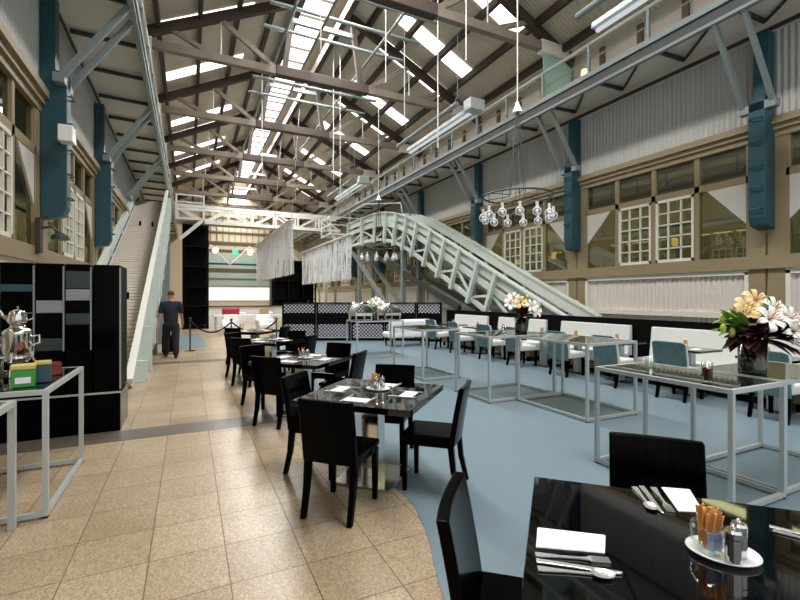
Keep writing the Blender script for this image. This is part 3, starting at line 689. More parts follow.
def make_frame_table(w, d, h, top='topglass'):
    def f():
        t = thing('display_table', 'x', 'table', (0, 0, 0), 0, 'glass-topped steel display tables'); r = .034
        b = MB()
        for z in (h-r/2,):
            b.bx(-w/2, w/2, -d/2, -d/2+r, z-r/2, z+r/2).bx(-w/2, w/2, d/2-r, d/2, z-r/2, z+r/2).bx(-w/2, -w/2+r, -d/2+r, d/2-r, z-r/2, z+r/2).bx(w/2-r, w/2, -d/2+r, d/2-r, z-r/2, z+r/2)
        b.build('top_frame', 'steel', t)
        MB().bx(-w/2+r, w/2-r, -d/2+r, d/2-r, h-.012, h-.002).build('glass_top', top, t)
        for sx in (-1, 1):
            for sy in (-1, 1):
                MB().bx(sx*(w/2-r/2)-r/2, sx*(w/2-r/2)+r/2, sy*(d/2-r/2)-r/2, sy*(d/2-r/2)+r/2, .012, h-r).build('leg', 'steel', t)
                MB().bx(sx*(w/2-r/2)-r/2, sx*(w/2-r/2)+r/2, sy*(d/2-r/2)-r/2, sy*(d/2-r/2)+r/2, .0, .012).build('foot', 'blackmat', t)
        for sy in (-1, 1): MB().bx(-w/2+r, w/2-r, sy*(d/2-r/2)-r/2, sy*(d/2-r/2)+r/2, .012, .012+r).build('floor_rail', 'steel', t)
        for sx in (-1, 1): MB().bx(sx*(w/2-r/2)-r/2, sx*(w/2-r/2)+r/2, -d/2+r, d/2-r, .012, .012+r).build('floor_rail', 'steel', t)
        return t
    return f
ft = Kind(make_frame_table(.74, 1.2, .925)); ftb = Kind(make_frame_table(.95, 1.33, 1.0)); ftc = Kind(make_frame_table(.85, 1.35, .97))
def frame_at(K, x0, x1, y0, y1, label, rot=False): K(((x0+x1)/2, (y0+y1)/2, .004), PI/2 if rot else 0, label)
frame_at(ft, 3.53, 4.27, 1.82, 3.02, 'smoked glass display table with the dark red tumbler, near the flowers')
frame_at(ft, 4.30, 5.50, 1.84, 2.58, 'smoked glass display table carrying the big vase of lilies', True)
frame_at(ftb, 4.55, 5.5, 4.0, 5.33, 'steel framed display table empty-topped in the middle of the blue floor')
frame_at(ftb, 4.05, 5.38, 5.36, 6.31, 'steel framed display table under the smaller flower vase', True)
frame_at(ftc, 4.0, 4.85, 7.35, 8.7, 'steel framed display table in front of the white sofa')
frame_at(ftc, 3.9, 5.25, 10.7, 11.55, 'steel framed display table under the chafing dishes', True)
frame_at(ft, -1.66, -.92, 3.97, 5.17, 'steel framed table with green tin and samovar beside the black cabinets')
t = thing('display_table', 'low steel framed side table cut off by the photo edge, before the samovar table', 'table', (-1.45, 3.7, 0), 0, 'glass-topped steel display tables')
b = MB(); w, d, h, r = .74, .42, .885, .04
b.bx(-w/2, w/2, -d/2, -d/2+r, h-r, h).bx(-w/2, w/2, d/2-r, d/2, h-r, h).bx(-w/2, -w/2+r, -d/2+r, d/2-r, h-r, h).bx(w/2-r, w/2, -d/2+r, d/2-r, h-r, h); b.build('top_frame', 'steel', t)
MB().bx(-w/2+r, w/2-r, -d/2+r, d/2-r, h-.012, h-.002).build('glass_top', 'topglass', t)
for sx in (-1, 1):
    for sy in (-1, 1): MB().bx(sx*(w/2-r/2)-r/2, sx*(w/2-r/2)+r/2, sy*(d/2-r/2)-r/2, sy*(d/2-r/2)+r/2, 0, h-r).build('leg', 'steel', t)

# teal-backed chairs along the banquettes
def make_teal_chair():
    t = thing('upholstered_chair', 'x', 'chair', (0, 0, 0), 0, 'teal-backed chairs facing the banquettes')
    MB().box((0, .02, .43), (.5, .5, .13)).build('seat', 'cream', t, bevel=.035, seg=3)
    o = slab(.5, .47, .05, .06, -.0, .02, z0=.43).build('backrest_cushion', 'cream', t, bevel=.02, seg=2); o.location.y = -.17
    o = slab(.5, .58, .035, .06, 0, .02, z0=.33).build('backrest', 'teal', t, bevel=.012); o.location.y = -.225
    for sx in (-1, 1):
        taper_leg(MB(), sx*.21, .22, .38, .05).build('leg', 'black', t)
        taper_leg(MB(), sx*.21, -.2, .38, .05, dy=-.06).build('leg', 'black', t)
    return t
tchair = Kind(make_teal_chair)
for i, y in enumerate((3.05, 4.35, 5.5, 6.65, 8.0, 9.1, 10.5, 11.8)):
    tchair((6.98, y, .004), -PI/2+(.06 if i % 2 else -.05), 'cream chair with teal velvet back facing the white banquettes, %s from the camera' % ordn(i))
def banquette(y0, y1, label):
    L = y1-y0
    t = thing('banquette', label, 'banquette', (7.9, (y0+y1)/2, .004), 0, 'white banquette seats')
    MB().bx(-.35, .18, -L/2, L/2, .27, .46).build('seat_cushion', 'cream', t, bevel=.03, seg=3)
    MB().prism([(.12, .4), (.27, .4), (.27, 1.02), (.2, 1.02)], 'y', -L/2, L/2).build('backrest', 'cream', t, bevel=.02)
    MB().bx(-.33, .25, -L/2+.02, L/2-.02, .12, .27).build('plinth', 'tandark', t)
    for sx in (-.28, .2):
        for y in (-L/2+.1, L/2-.1): MB().bx(sx-.03, sx+.03, y-.03, y+.03, 0, .12).build('leg', 'black', t)
for y0, y1, lb in ((3.0, 5.6, 'long white banquette nearest the big lily vase'), (6.05, 7.9, 'white banquette opposite the third and fourth teal chairs'), (8.4, 9.02, 'narrow white banquette seat beside the small flower vase'), (9.45, 10.28, 'narrow white banquette seat just beyond the small flower vase'), (10.8, 12.6, 'white banquette farthest down the row, by the patterned screen')):
    banquette(y0, y1, lb)
def make_cafe_table():
    t = thing('cafe_table', 'x', 'table', (0, 0, 0), 0, 'small dark banquette tables')
    MB().box((0, 0, .735), (.62, .66, .035)).build('tabletop', 'blackgloss', t, bevel=.004)
    MB().box((0, 0, .37), (.12, .12, .7)).build('pedestal', 'steel', t); MB().box((0, 0, .012), (.26, .44, .02)).build('base_plate', 'darksteel', t)
    return t
ctable = Kind(make_cafe_table)
def make_pot():
    t = thing('condiment_pot', 'x', 'condiment pot', (0, 0, 0), 0, 'condiment pots on the banquette tables')
    MB().lathe([(0, 0), (.035, 0), (.04, .05), (.036, .09)], n=12).build('pot', 'clearglass', t, smooth=True); MB().lathe([(0, .01), (.03, .01), (.03, .13), (0, .13)], n=10).build('sticks', 'sugar', t)
    return t
pot = Kind(make_pot)
for i, y in enumerate((3.3, 4.45, 5.75, 6.75, 7.75, 9.15, 10.3, 11.6)):
    ctable((7.4, y, .004), 0, 'small dark table between teal chair and white banquette, %s from the camera' % ordn(i))
    pot((7.45, y+.1, .757), 0, 'little glass pot of orange sugar sticks on a banquette table, %s from the camera' % ordn(i))
    nk = MB().box((7.32, y-.15, .76), (.2, .12, .012), rz=.2).build('napkin', 'linen'); tag(nk, 'folded white napkin on a banquette table, %s from the camera' % ordn(i), 'napkin', 'napkins on the banquette tables')
# white sofa in front of the screen
t = thing('sofa', 'white rounded sofa standing before the patterned black screen', 'sofa', (6.5, 13.0, .004))
MB().bx(-.75, .75, -.3, .35, .28, .46).build('seat_cushion', 'linen', t, bevel=.05, seg=3); MB().box((0, -.2, .62), (1.5, .2, .5), rx=.08).build('backrest', 'linen', t, bevel=.09, seg=4)
for sx in (-.65, .65):
    for y in (-.22, .26): taper_leg(MB(), sx, y, .28, .05).build('leg', 'black', t)
# patterned screen: separate framed panels
pts = [(3.05, 16.3), (4.2, 15.85), (5.35, 15.3), (6.45, 14.75), (7.45, 14.15), (8.1, 13.45)]
for i, (p, q) in enumerate(zip(pts, pts[1:])):
    a = math.atan2(q[1]-p[1], q[0]-p[0]); L = math.hypot(q[0]-p[0], q[1]-p[1])-.02
    t = thing('screen_panel', 'black perforated screen panel with white dot bands, %s from the aisle end' % ordn(i), 'screen', ((p[0]+q[0])/2, (p[1]+q[1])/2, .004), a, 'perforated screen panels')
    b = MB()
    for x in (-L/2+.03, L/2-.03): b.bx(x-.03, x+.03, -.04, .04, 0, 1.4)
    b.bx(-L/2, L/2, -.04, .04, 1.35, 1.4).bx(-L/2, L/2, -.04, .04, 0, .1).bx(-L/2, L/2, -.035, .035, .82, .86); b.build('frame', 'blackmat', t)
    MB().bx(-L/2+.05, L/2-.05, -.012, .012, 1.02, 1.34).build('perforated_band', 'dots', t); MB().bx(-L/2+.05, L/2-.05, -.012, .012, .14, .6).build('perforated_band', 'dots', t)
    MB().bx(-L/2+.05, L/2-.05, -.01, .01, .6, 1.02).build('dark_panel', 'darkpanel', t)
# black cabinet units
cols = [(-2.2, -1.87), (-1.86, -1.57), (-1.55, -1.30), (-1.28, -1.04), (-1.01, -.75)]
faces = [[('b', .5, 1.55), ('b', 1.56, 1.98)],
         [('b', .5, 1.0), ('b', 1.01, 1.5), ('l', 1.66, 1.74), ('b', 1.5, 1.65), ('b', 1.75, 1.98)],
         [('b', .5, .98), ('d', .99, 1.13), ('b', 1.14, 1.41), ('g', 1.42, 1.56), ('b', 1.57, 1.98)],
         [('b', .5, 1.27), ('d', 1.28, 1.41), ('b', 1.42, 1.55), ('g', 1.56, 1.69), ('d', 1.70, 1.9), ('b', 1.905, 1.98)],
         [('b', .5, 1.98)]]
mm = dict(b='black', g='greytile', d='darkgreen', l='pilaster')
nmz = ['at the wall end of the row', 'behind the samovar', 'beside the samovar with one grey and one dark green band', 'with two pale bands near its top', 'plain, at the end of the row nearest the conveyor']
for i, ((x0, x1), fc) in enumerate(zip(cols, faces)):
    t = thing('display_cabinet', 'tall black gloss cabinet %s' % nmz[i], 'cabinet', ((x0+x1)/2, 6.5, 0), 0, 'black gloss cabinets')
    MB().bx(x0, x1, 6.23, 6.9, .48, 1.98).build('carcass', 'blackmat', t, True)
    for k, a, c in fc: MB().bx(x0+.005, x1-.005, 6.205, 6.232, a, c).build('front_panel', mm[k], t, True, bevel=.003)
    MB().bx(x1-.002, x1+.012, 6.2, 6.24, .98 if i < 4 else .5, 1.95).build('edge_strip', 'greytile', t, True)
t = thing('cabinet_plinth', 'low black plinth with steel top edge under the gloss cabinets', 'plinth', (-1.4, 6.5, 0))
MB().bx(-2.2, -.74, 6.2, 6.92, 0, .455).build('plinth_box', 'black', t, True, bevel=.004); MB().bx(-2.2, -.735, 6.19, 6.21, .455, .475).build('edge_strip', 'steel', t, True)
# chandeliers
def make_globe():
    g = thing('globe', None, None); return g
def chandelier(x, y, zr, ztop, n, label):
    t = thing('chandelier', label, 'chandelier', (x, y, zr), 0, 'globe chandeliers'); R = .68
    MB().tube([(R*math.cos(2*PI*k/32), R*math.sin(2*PI*k/32), 0) for k in range(32)], .018, 6, closed=True).build('ring', 'darksteel', t)
    MB().lathe([(0, ztop-zr), (.02, ztop-zr), (.11, ztop-zr-.22), (0, ztop-zr-.22)], n=14).build('ceiling_cup', 'white', t)
    MB().tube([(0, 0, ztop-zr), (0, 0, zroof(x)-zr+.14)], .014, 6).build('suspension_cable', 'bridge', t)
    for k in range(6):
        a = 2*PI*k/6; MB().tube([(.03*math.cos(a), .03*math.sin(a), ztop-zr-.2), (.17*math.cos(a), .17*math.sin(a), .02)], .008, 5).build('cord', 'darksteel', t)
        MB().tube([(.17*math.cos(a), .17*math.sin(a), .02), (R*math.cos(a), R*math.sin(a), 0)], .008, 5).build('spoke', 'darksteel', t)
    for k in range(n):
        a = 2*PI*k/n+.2; px, py = R*math.cos(a), R*math.sin(a)
        g = MB().sphere((px, py, -.42), .085, u=16, v=10).build('globe', 'globe', t, smooth=True)
        MB().sphere((px, py, -.42), .03, (1, 1, 1.4), u=8, v=6).build('filament', 'white', g, smooth=True)
        MB().lathe([(0, .0), (.028, 0), (.026, -.1), (.02, -.12), (0, -.12)], (px, py, -.24), 10).build('lamp_holder', 'bridge', g)
        MB().tube([(px, py, 0), (px, py, -.26)], .006, 5).build('cord', 'darksteel', t)
    return t
chandelier(5.95, 6.95, 3.62, 5.52, 13, 'black ring chandelier of clear globe bulbs hanging over the banquettes')
chandelier(6.7, 15.9, 3.55, 5.6, 11, 'ring chandelier of clear globes hanging farther off under the arched conveyor')
# hung strip lights
def make_strip_light(L):
    def f():
        t = thing('strip_light', 'x', 'strip light', (0, 0, 0), 0, 'hung strip lights')
        MB().bx(.12, .34, -L/2, L/2, -.02, .1).build('housing', 'steel', t, bevel=.01); MB().tube([(.23, -L/2+.05, -.06), (.23, L/2-.05, -.06)], .045, 10).build('tube', 'tube', t)
        MB().tube([(-.25, -L/2, .12), (-.25, L/2, .12)], .07, 10).build('duct_pipe', 'greysteel', t)
        MB().bx(-.05, .45, -L/2-.35, -L/2, -.1, .22).build('ballast_box', 'steel', t, bevel=.02)
        for y in (-L/2+.3, L/2-.3): MB().tube([(-.25, y, .1), (-.05, y, .5), (.23, y, .1)], .012, 5).build('hanger', 'greysteel', t); MB().tube([(-.05, y, .5), (-.05, y, 2.95)], .01, 5).build('cable', 'greysteel', t)
        return t
    return f
sl = Kind(make_strip_light(4.0))
for i, (x, y) in enumerate(((7.15, 4.3), (7.15, 12.6), (7.15, 21.5))): sl((x, y, 7.0), 0, 'long pale strip light with pipe hung along the roof, %s from the camera' % ordn(i))
# rope barrier
def make_post():
    t = thing('barrier_post', 'x', 'barrier post', (0, 0, 0), 0, 'rope barrier posts')
    MB().lathe([(0, 0), (.16, 0), (.16, .012), (.03, .03), (0, .03)], n=20).build('base', 'chrome', t); MB().tube([(0, 0, .02), (0, 0, .93)], .022, 10).build('pole', 'darksteel', t, smooth=True); MB().sphere((0, 0, .95), .04).build('finial', 'darksteel', t, smooth=True)
    return t
bp = Kind(make_post); BP = [(.03, 14.4), (1.08, 13.3), (2.35, 13.4)]
for i, p in enumerate(BP): bp((p[0], p[1], .004), 0, ('slim barrier post beside the walking man', 'slim barrier post behind the farthest black chair', 'slim barrier post close to the patterned screen')[i])
for i, (p, q) in enumerate(zip(BP, BP[1:])):
    cv = [(p[0]+(q[0]-p[0])*k/14, p[1]+(q[1]-p[1])*k/14, .9-.32*(1-(2*k/14-1)**2)) for k in range(15)]
    tag(MB().tube(cv, .022, 8).build('barrier_rope', 'blackmat', smooth=True), ('dark rope sagging between the posts beside the walking man', 'dark rope sagging towards the patterned screen')[i], 'rope')
# far lounge
def make_tub():
    t = thing('tub_chair', 'x', 'chair', (0, 0, 0), 0, 'white lounge chairs far down the hall')
    MB().box((0, 0, .33), (.6, .6, .2)).build('seat', 'linen', t, bevel=.05); MB().box((0, -.26, .58), (.66, .12, .5)).build('backrest', 'linen', t, bevel=.05)
    for s in (-1, 1): MB().box((s*.3, 0, .48), (.1, .56, .26)).build('armrest', 'linen', t, bevel=.04)
    for sx in (-.24, .24):
        for y in (-.24, .24): MB().bx(sx-.02, sx+.02, y-.02, y+.02, 0, .24).build('leg', 'steel', t)
    return t
tub = Kind(make_tub)
for i, (x, y, r) in enumerate([(1.6, 20.3, 3), (3.0, 20.1, 3.3), (4.3, 20.0, 2.9), (5.2, 22.5, 1.4), (2.2, 23.6, .2), (3.6, 23.8, 0)]): tub((x, y, .004), r, 'white tub chair in the far lounge, %s from the camera' % ordn([2, 1, 0, 3, 4, 5][i]))
t = thing('lounge_table', 'long white table in the lounge beyond the rope barrier', 'table', (2.6, 21.8, .004))
MB().bx(-1.6, 1.8, -.4, .4, .7, .76).build('tabletop', 'white', t)
for sx in (-1.5, 1.7):
    for y in (-.32, .32): MB().bx(sx-.03, sx+.03, y-.03, y+.03, 0, .7).build('leg', 'steel', t)
tag(MB().box((1.75, 21.8, .93), (.75, .25, .34)).build('handbag', 'redbag'), 'crimson bag on the white lounge table', 'bag').modifiers.new('e', 'BEVEL').width = .06
t = thing('wooden_chair', 'light wooden chair at the white lounge table', 'chair', (3.4, 22.7, .004))
MB().box((0, 0, .45), (.45, .45, .05)).build('seat', 'woodlight', t); MB().box((0, .2, .75), (.45, .04, .5)).build('backrest', 'woodlight', t)
for sx in (-.2, .2):
    for y in (-.2, .2): MB().bx(sx-.02, sx+.02, y-.02, y+.02, 0, .43).build('leg', 'woodlight', t)
t = thing('bar_counter', 'pale counter in front of the bright far window', 'counter', (4.5, 27, 0))
MB().bx(1.0, 7.0, 28.5, 29.2, 0, 1.0).build('counter_front', 'white', t, True); MB().bx(.95, 7.05, 28.4, 29.25, 1.0, 1.06).build('worktop', 'darksteel', t, True)
t = thing('potted_agave', 'spiky agave in a white pot near the screen end', 'plant', (4.35, 18.6, .004))
MB().lathe([(0, 0), (.25, 0), (.33, .75), (.29, .75), (.27, .7), (0, .7)], n=16).build('pot', 'white', t)
b = MB(); rr = random.Random(3)
for k in range(46):
    a = rr.uniform(0, 2*PI); e = rr.uniform(.35, 1.45); L = rr.uniform(.6, .9); d = Vector((math.cos(a)*math.cos(e), math.sin(a)*math.cos(e), math.sin(e)))
    b.tube([(0, 0, .7), Vector((0, 0, .72))+d*L*.5, Vector((0, 0, .7))+d*L-Vector((0, 0, .1))], [.02, .025, .003], 4)
b.build('foliage', 'woodlight', t)
# ================================================================== TABLE SETTINGS
def mk_flat(name, pts, m='cutlery', t=.003):
    def f():
        b = MB(); b.prism(pts, 'z', 0, t); return tag(b.build(name, m, bevel=.0008), 'x', name, 'cutlery')
    return f
def sym(h): return [(x, y) for x, y in h]+[(-x, y) for x, y in reversed(h)]
def make_fork():
    b = MB(); b.prism(sym([(.0095, 0), (.0105, .012), (.005, .07), (.004, .12), (.007, .14), (.0125, .15)]), 'z', .002, .005)
    for k in range(4): x = -.0105+k*.007; b.prism([(x-.002, .149), (x+.002, .149), (x+.0012, .2), (x-.0012, .2)], 'z', .003, .0055)
    return tag(b.build('fork', 'cutlery'), 'x', 'fork', 'forks')
def make_knife(): return tag(MB().prism([(-.009, 0), (.009, 0), (.0075, .1), (.009, .115), (.0095, .19), (.004, .215), (-.004, .22), (-.007, .115)], 'z', .001, .006).build('table_knife', 'cutlery', bevel=.001), 'x', 'knife', 'table knives')
def make_spoon():
    b = MB().prism(sym([(.0095, 0), (.0105, .012), (.005, .07), (.004, .14)]), 'z', .002, .005)
    b.lathe([(0, 0), (.012, .001), (.02, .006), (.021, .008), (.019, .0075), (.011, .003), (0, .002)], (0, .165, 0), 16, 1, 1.5)
    return tag(b.build('spoon', 'cutlery', smooth=False), 'x', 'spoon', 'spoons')
fork, knife, spoon = Kind(make_fork), Kind(make_knife), Kind(make_spoon)
def lay(K, p, q, z, lb): K((p[0], p[1], z), math.atan2(q[1]-p[1], q[0]-p[0])-PI/2, lb).scale = (1.18, 1.15, 1.2)
ZT = .7545
lay(fork, (1.02, 1.105), (1.23, .965), ZT, 'silver fork below the white napkin on the table nearest the camera')
lay(knife, (1.0, 1.078), (1.215, .895), ZT, 'silver knife between fork and spoon below the white napkin')
lay(spoon, (.975, 1.045), (1.16, .915), ZT, 'silver spoon lying nearest the table edge below the white napkin')
lay(spoon, (1.78, 1.31), (1.70, 1.20), ZT, 'silver spoon at the place setting with the white card')
lay(knife, (1.815, 1.30), (1.66, 1.10), ZT, 'silver knife at the place setting with the white card')
lay(fork, (1.85, 1.27), (1.75, 1.15), ZT, 'silver fork beside the white card')
lay(fork, (1.9, .85), (1.97, .69), ZT, 'silver fork cut off by the photo edge beyond the shakers')
lay(knife, (1.92, .87), (1.99, .73), ZT, 'silver knife cut off by the photo edge beyond the shakers')
def napkin(pts, z, lb, pr=True, name='napkin'):
    c = sum((Vector((p[0], p[1], 0)) for p in pts), Vector())/4
    t = thing(name, lb, name, (c.x, c.y, z), 0, 'folded napkins')
    P = [(p[0]-c.x, p[1]-c.y) for p in pts]
    MB().prism(P, 'z', 0, .002).build('lower_fold', 'linen', t, bevel=.001); MB().prism([(x*.97, y*.97) for x, y in P], 'z', .0022, .004).build('upper_fold', 'linen', t, bevel=.001)
    if pr:
        d = Vector((P[1][0]-P[0][0], P[1][1]-P[0][1], 0)).normalized(); n = Vector((-d.y, d.x, 0)); b = MB()
        for k in range(5): o = d*((k-2)*.007); b.bar(o-n*.007*(1 if k % 2 else .6)+Vector((0, 0, 0.0042)), o+n*.007+Vector((0, 0, 0.0042)), .0025, .0004)
        b.build('printed_mark', 'print', t)
napkin([(1.15, 1.235), (1.33, 1.09), (1.235, 1.015), (1.055, 1.14)], ZT, 'white napkin with small grey print on the table nearest the camera')
napkin([(1.89, 1.26), (1.98, 1.19), (1.82, 1.04), (1.74, 1.09)], ZT, 'white folded card with faint print beside the knife and fork', True, 'menu_card')
def saucer_set(x, y, z, sc, full, lb, grp):
    t = thing('plate', 'white oval plate %s' % lb, 'plate', (x, y, z), math.radians(-50), 'condiment plates')
    MB().lathe([(0, 0), (.07*sc, 0), (.1*sc, .012), (.098*sc, .016), (.068*sc, .005), (0, .005)], n=36, sx=1.05, sy=.86).build('dish', 'white', t, smooth=True)
    gx, gy = x-.022*sc, y+.034*sc
    t = thing('sugar_glass', 'clear tumbler of sugar sticks %s' % lb, 'glass', (gx, gy, z+.006))
    MB().lathe([(0, 0), (.034*sc, 0), (.05*sc, .03), (.053*sc, .06), (.048*sc, .085), (.0465*sc, .085), (.0515*sc, .06), (.048*sc, .03), (.032*sc, .004), (0, .004)], n=24).build('bowl', 'clearglass', t, smooth=True)
    rr = random.Random(5)
    st = Kind(lambda: tag(MB().box((0, 0, .0575), (.011, .004, .115)).build('sugar_stick', 'sugar', bevel=.001), 'x', 'sugar stick'))
    for k in range(34 if full else 8):
        a = rr.uniform(0, 2*PI); r = rr.uniform(.0, .033)*sc
        o = st((gx+r*math.cos(a), gy+r*math.sin(a), z+.014+rr.uniform(0, .02)), rr.uniform(0, PI), 'orange paper sugar stick standing in the tumbler %s' % lb, 'sugar sticks %s' % lb)
        o.rotation_euler = (rr.uniform(-.1, .1)-r*7*math.sin(a), rr.uniform(-.1, .1)+r*7*math.cos(a), rr.uniform(0, PI))
    pk = Kind(lambda: tag(MB().box((0, 0, .03), (.022, .003, .055)).build('sugar_packet', 'blue_paper'), 'x', 'sugar packet'))
    for k in range(3):
        a = -2.4+k*.55; pk((gx+.04*sc*math.cos(a), gy+.04*sc*math.sin(a), z+.02), a+PI/2, 'blue and white sweetener packet against the glass %s' % lb, 'sweetener packets %s' % lb)
    def shaker():
        q = thing('shaker', 'x', 'shaker', (0, 0, 0), 0, 'steel shakers')
        MB().lathe([(0, 0), (.022, 0), (.023, .004), (.023, .075), (0, .075)], n=24).build('body', 'chrome', q, smooth=False); MB().lathe([(0, .078), (.0235, .078), (.0235, .095), (.019, .103), (.006, .106), (.005, .111), (.007, .115), (0, .118)], n=24).build('cap', 'chrome', q)
        return q
    K = Kind(shaker); K((x-.035*sc, y-.05*sc, z+.012), 0, 'steel shaker at the near rim of the plate %s' % lb); K((x+.025*sc, y-.035*sc, z+.012), 0, 'steel shaker at the far rim of the plate %s' % lb)
saucer_set(1.58, .845, ZT, 1.0, True, 'on the table nearest the camera', '')
saucer_set(1.56, 3.72, ZT, 1.1, True, 'on the second table', '')
saucer_set(1.45, 6.05, ZT, 1.1, False, 'on the third table', '')
saucer_set(1.5, 8.9, ZT, 1.1, False, 'on the fourth table', '')
def rotq(c, w, d, a):
    a = math.radians(a); u = Vector((math.cos(a), math.sin(a))); v = Vector((-u.y, u.x)); c = Vector(c)
    return [tuple(c+u*sx*w/2+v*sy*d/2) for sx, sy in ((-1, 1), (1, 1), (1, -1), (-1, -1))]
for c, nm in ((T2, 'second'), (T3, 'third'), (T4, 'fourth'), (T5, 'fifth')):
    for k, (a, wh) in enumerate(((225, 'on the aisle corner side'), (315, 'before the seat on the blue floor'), (135, 'at the far aisle side'), (45, 'on the side towards the screen'))):
        r = math.radians(a); p = (c[0]+.33*math.cos(r), c[1]+.33*math.sin(r)); n = Vector((math.cos(r), math.sin(r))); s_ = Vector((-n.y, n.x))
        napkin(rotq(p, .12, .22, a), ZT, 'white napkin on the %s table, %s' % (nm, wh), False)
        f0 = Vector(p)+s_*.11+n*.1; lay(fork, tuple(f0), tuple(f0-n), ZT, 'silver fork on the %s table, %s' % (nm, wh))
        f0 = Vector(p)-s_*.11+n*.1; lay(knife, tuple(f0), tuple(f0-n), ZT, 'silver knife on the %s table, %s' % (nm, wh))
def tumbler(x, y, z, h, r, m, lb, name='tumbler', drink=None):
    t = thing(name, lb, 'glass', (x, y, z)); MB().lathe([(0, 0), (r*.9, 0), (r, h), (r*.94, h), (r*.84, .008), (0, .008)], n=20).build('bowl', m, t, smooth=True)
    if drink: MB().lathe([(0, .009), (r*.8, .009), (r*.86, h*.72), (0, h*.72)], n=20).build('drink', drink, t)
tumbler(3.72, 2.1, .93, .15, .042, 'clearglass', 'tumbler of dark red drink on the smoked glass table', drink='redglass')
tumbler(4.0, 2.78, .93, .09, .04, 'clearglass', 'short clear glass at the far end of the smoked glass table')
tumbler(4.6, 5.7, 1.003, .13, .04, 'clearglass', 'clear glass beside the smaller flower vase')
# ================================================================== FLOWERS
RT, FW = Vector((.902, -.432, 0)), Vector((.432, .902, 0))
def petal_mesh(m, L=.115, w=.066):
    b = MB(); n = 7; rows = []
    for i in range(n+1):
        u = i/n; r = .012+L*math.sin(u*1.75)*.93; z = .075*u**.7-.085*u**3; ww = w*math.sin(PI*min(.96, u*.88+.1))**.9
        rows.append([b.bm.verts.new((r, k*ww/2, z+abs(k)*.008)) for k in (-1, -.5, 0, .5, 1)])
    for A, B in zip(rows, rows[1:]):
        for k in range(4): b.bm.faces.new((A[k], A[k+1], B[k+1], B[k]))
    o = b.build('petal', m, None, smooth=True); o.modifiers.new('thick', 'SOLIDIFY').thickness = .0018; return o
def make_lily(m):
    def f():
        t = thing('lily', 'x', 'flower', (0, 0, 0))
        p = petal_mesh(m); p.parent = t
        for k in range(1, 6):
            q = p.copy(); COL.objects.link(q); q.parent = t; q.rotation_euler = (0, 0, k*PI/3); q.scale = (1, .8 if k % 2 else 1, 1)
        b = MB()
        for k in range(6):
            a = k*PI/3+.4; b.tube([(0, 0, .01), (.012*math.cos(a), .012*math.sin(a), .05), (.03*math.cos(a), .03*math.sin(a), .085)], [.0015, .0015, .004], 5)
        b.build('stamen_tuft', 'stamen', t); return t
    return f
def orient(o, loc, n, roll=0):
    q = Vector(n).normalized().to_track_quat('Z', 'Y') @ Matrix.Rotation(roll, 3, 'Z').to_quaternion()
    o.location = loc; o.rotation_euler = q.to_euler()
LW, LG = Kind(make_lily('petal')), Kind(make_lily('petalgold'))
def leaf_into(b, p, d, L, w, droop):
    d = Vector(d).normalized(); up = Vector((0, 0, 1)); x = d.cross(up); x = x.normalized() if x.length > .1 else Vector((1, 0, 0)); n = x.cross(d); rows = []
    for i in range(7):
        u = i/6; c = Vector(p)+d*L*u-up*droop*L*u*u; ww = w*math.sin(PI*min(.97, .06+u*.92))
        rows.append([b.bm.verts.new(c-x*ww/2+n*ww*.14), b.bm.verts.new(c), b.bm.verts.new(c+x*ww/2+n*ww*.14)])
    for A, B in zip(rows, rows[1:]):
        for k in range(2): b.bm.faces.new((A[k], A[k+1], B[k+1], B[k]))
def bouquet(V, h, r, nm, flowers, leaves, sc=1.0, seed=1):
    V = Vector(V); rr = random.Random(seed)
    t = thing('flower_vase', 'dark cylindrical vase %s' % nm, 'vase', V)
    MB().lathe([(0, 0), (r*.96, 0), (r, .02), (r, h), (r*.93, h), (r*.9, .03), (0, .03)], n=28).build('vessel', 'darkvase', t, smooth=True)
    MB().lathe([(0, .031), (r*.88, .031), (r*.88, h*.8), (0, h*.8)], n=24).build('stem_bundle', 'leaf', t)
    top = V+Vector((0, 0, h))
    for k, (du, dz, df, kind, lb) in enumerate(flowers):
        dz = dz-.07*(1 if V.z < .95 else 0); du = du-.03*(1 if V.z < .95 else 0); p = V+RT*du+Vector((0, 0, dz))+FW*df; d = (p-(V+Vector((0, 0, h*.75))))
        if kind == 'b':
            o = thing('lily_bud', '%s %s' % (lb, nm), 'flower bud', p); MB().sphere((0, 0, 0), .023*sc, (1, 1, 1.9)).build('bud', 'bud', o, smooth=True)
            MB().tube([(0, 0, -.04), tuple((top-p)*.5+Vector((0, 0, .05))), tuple(top-p)], .004, 5).build('stem', 'leaf', o); o.rotation_euler = (0, 0, 0)
        else:
            o = (LW if kind == 'w' else LG)((0, 0, 0), 0, '%s %s' % (lb, nm), 'lilies %s' % nm)
            face = d.normalized()*.5-FW*.9+Vector((0, 0, .1)); orient(o, p, face, rr.uniform(0, 1)); o.scale = (sc*1.0,)*3
            BASIS[o.name] = Matrix.Translation(p)
    for mname, lst, lb in leaves:
        o = thing('leaf_spray', '%s %s' % (lb, nm), 'foliage', top, kind='stuff'); b = MB()
        for (du, dz, df, L, w, n, spread) in lst:
            for k in range(n):
                tgt = RT*(du+rr.uniform(-spread, spread))+Vector((0, 0, dz-h+rr.uniform(-spread, spread)))+FW*(df+rr.uniform(-spread, spread))
                st = tgt*rr.uniform(.25, .5); leaf_into(b, st, tgt-st*.8+Vector((0, 0, .02)), L*rr.uniform(.8, 1.2)*sc, w*sc, rr.uniform(.1, .5))
        for k in range(9):
            a = rr.uniform(0, 2*PI); b.tube([(0, 0, -.08), (.12*sc*math.cos(a), .12*sc*math.sin(a), .2*sc)], .004, 5)
        b.build('foliage', mname, o)
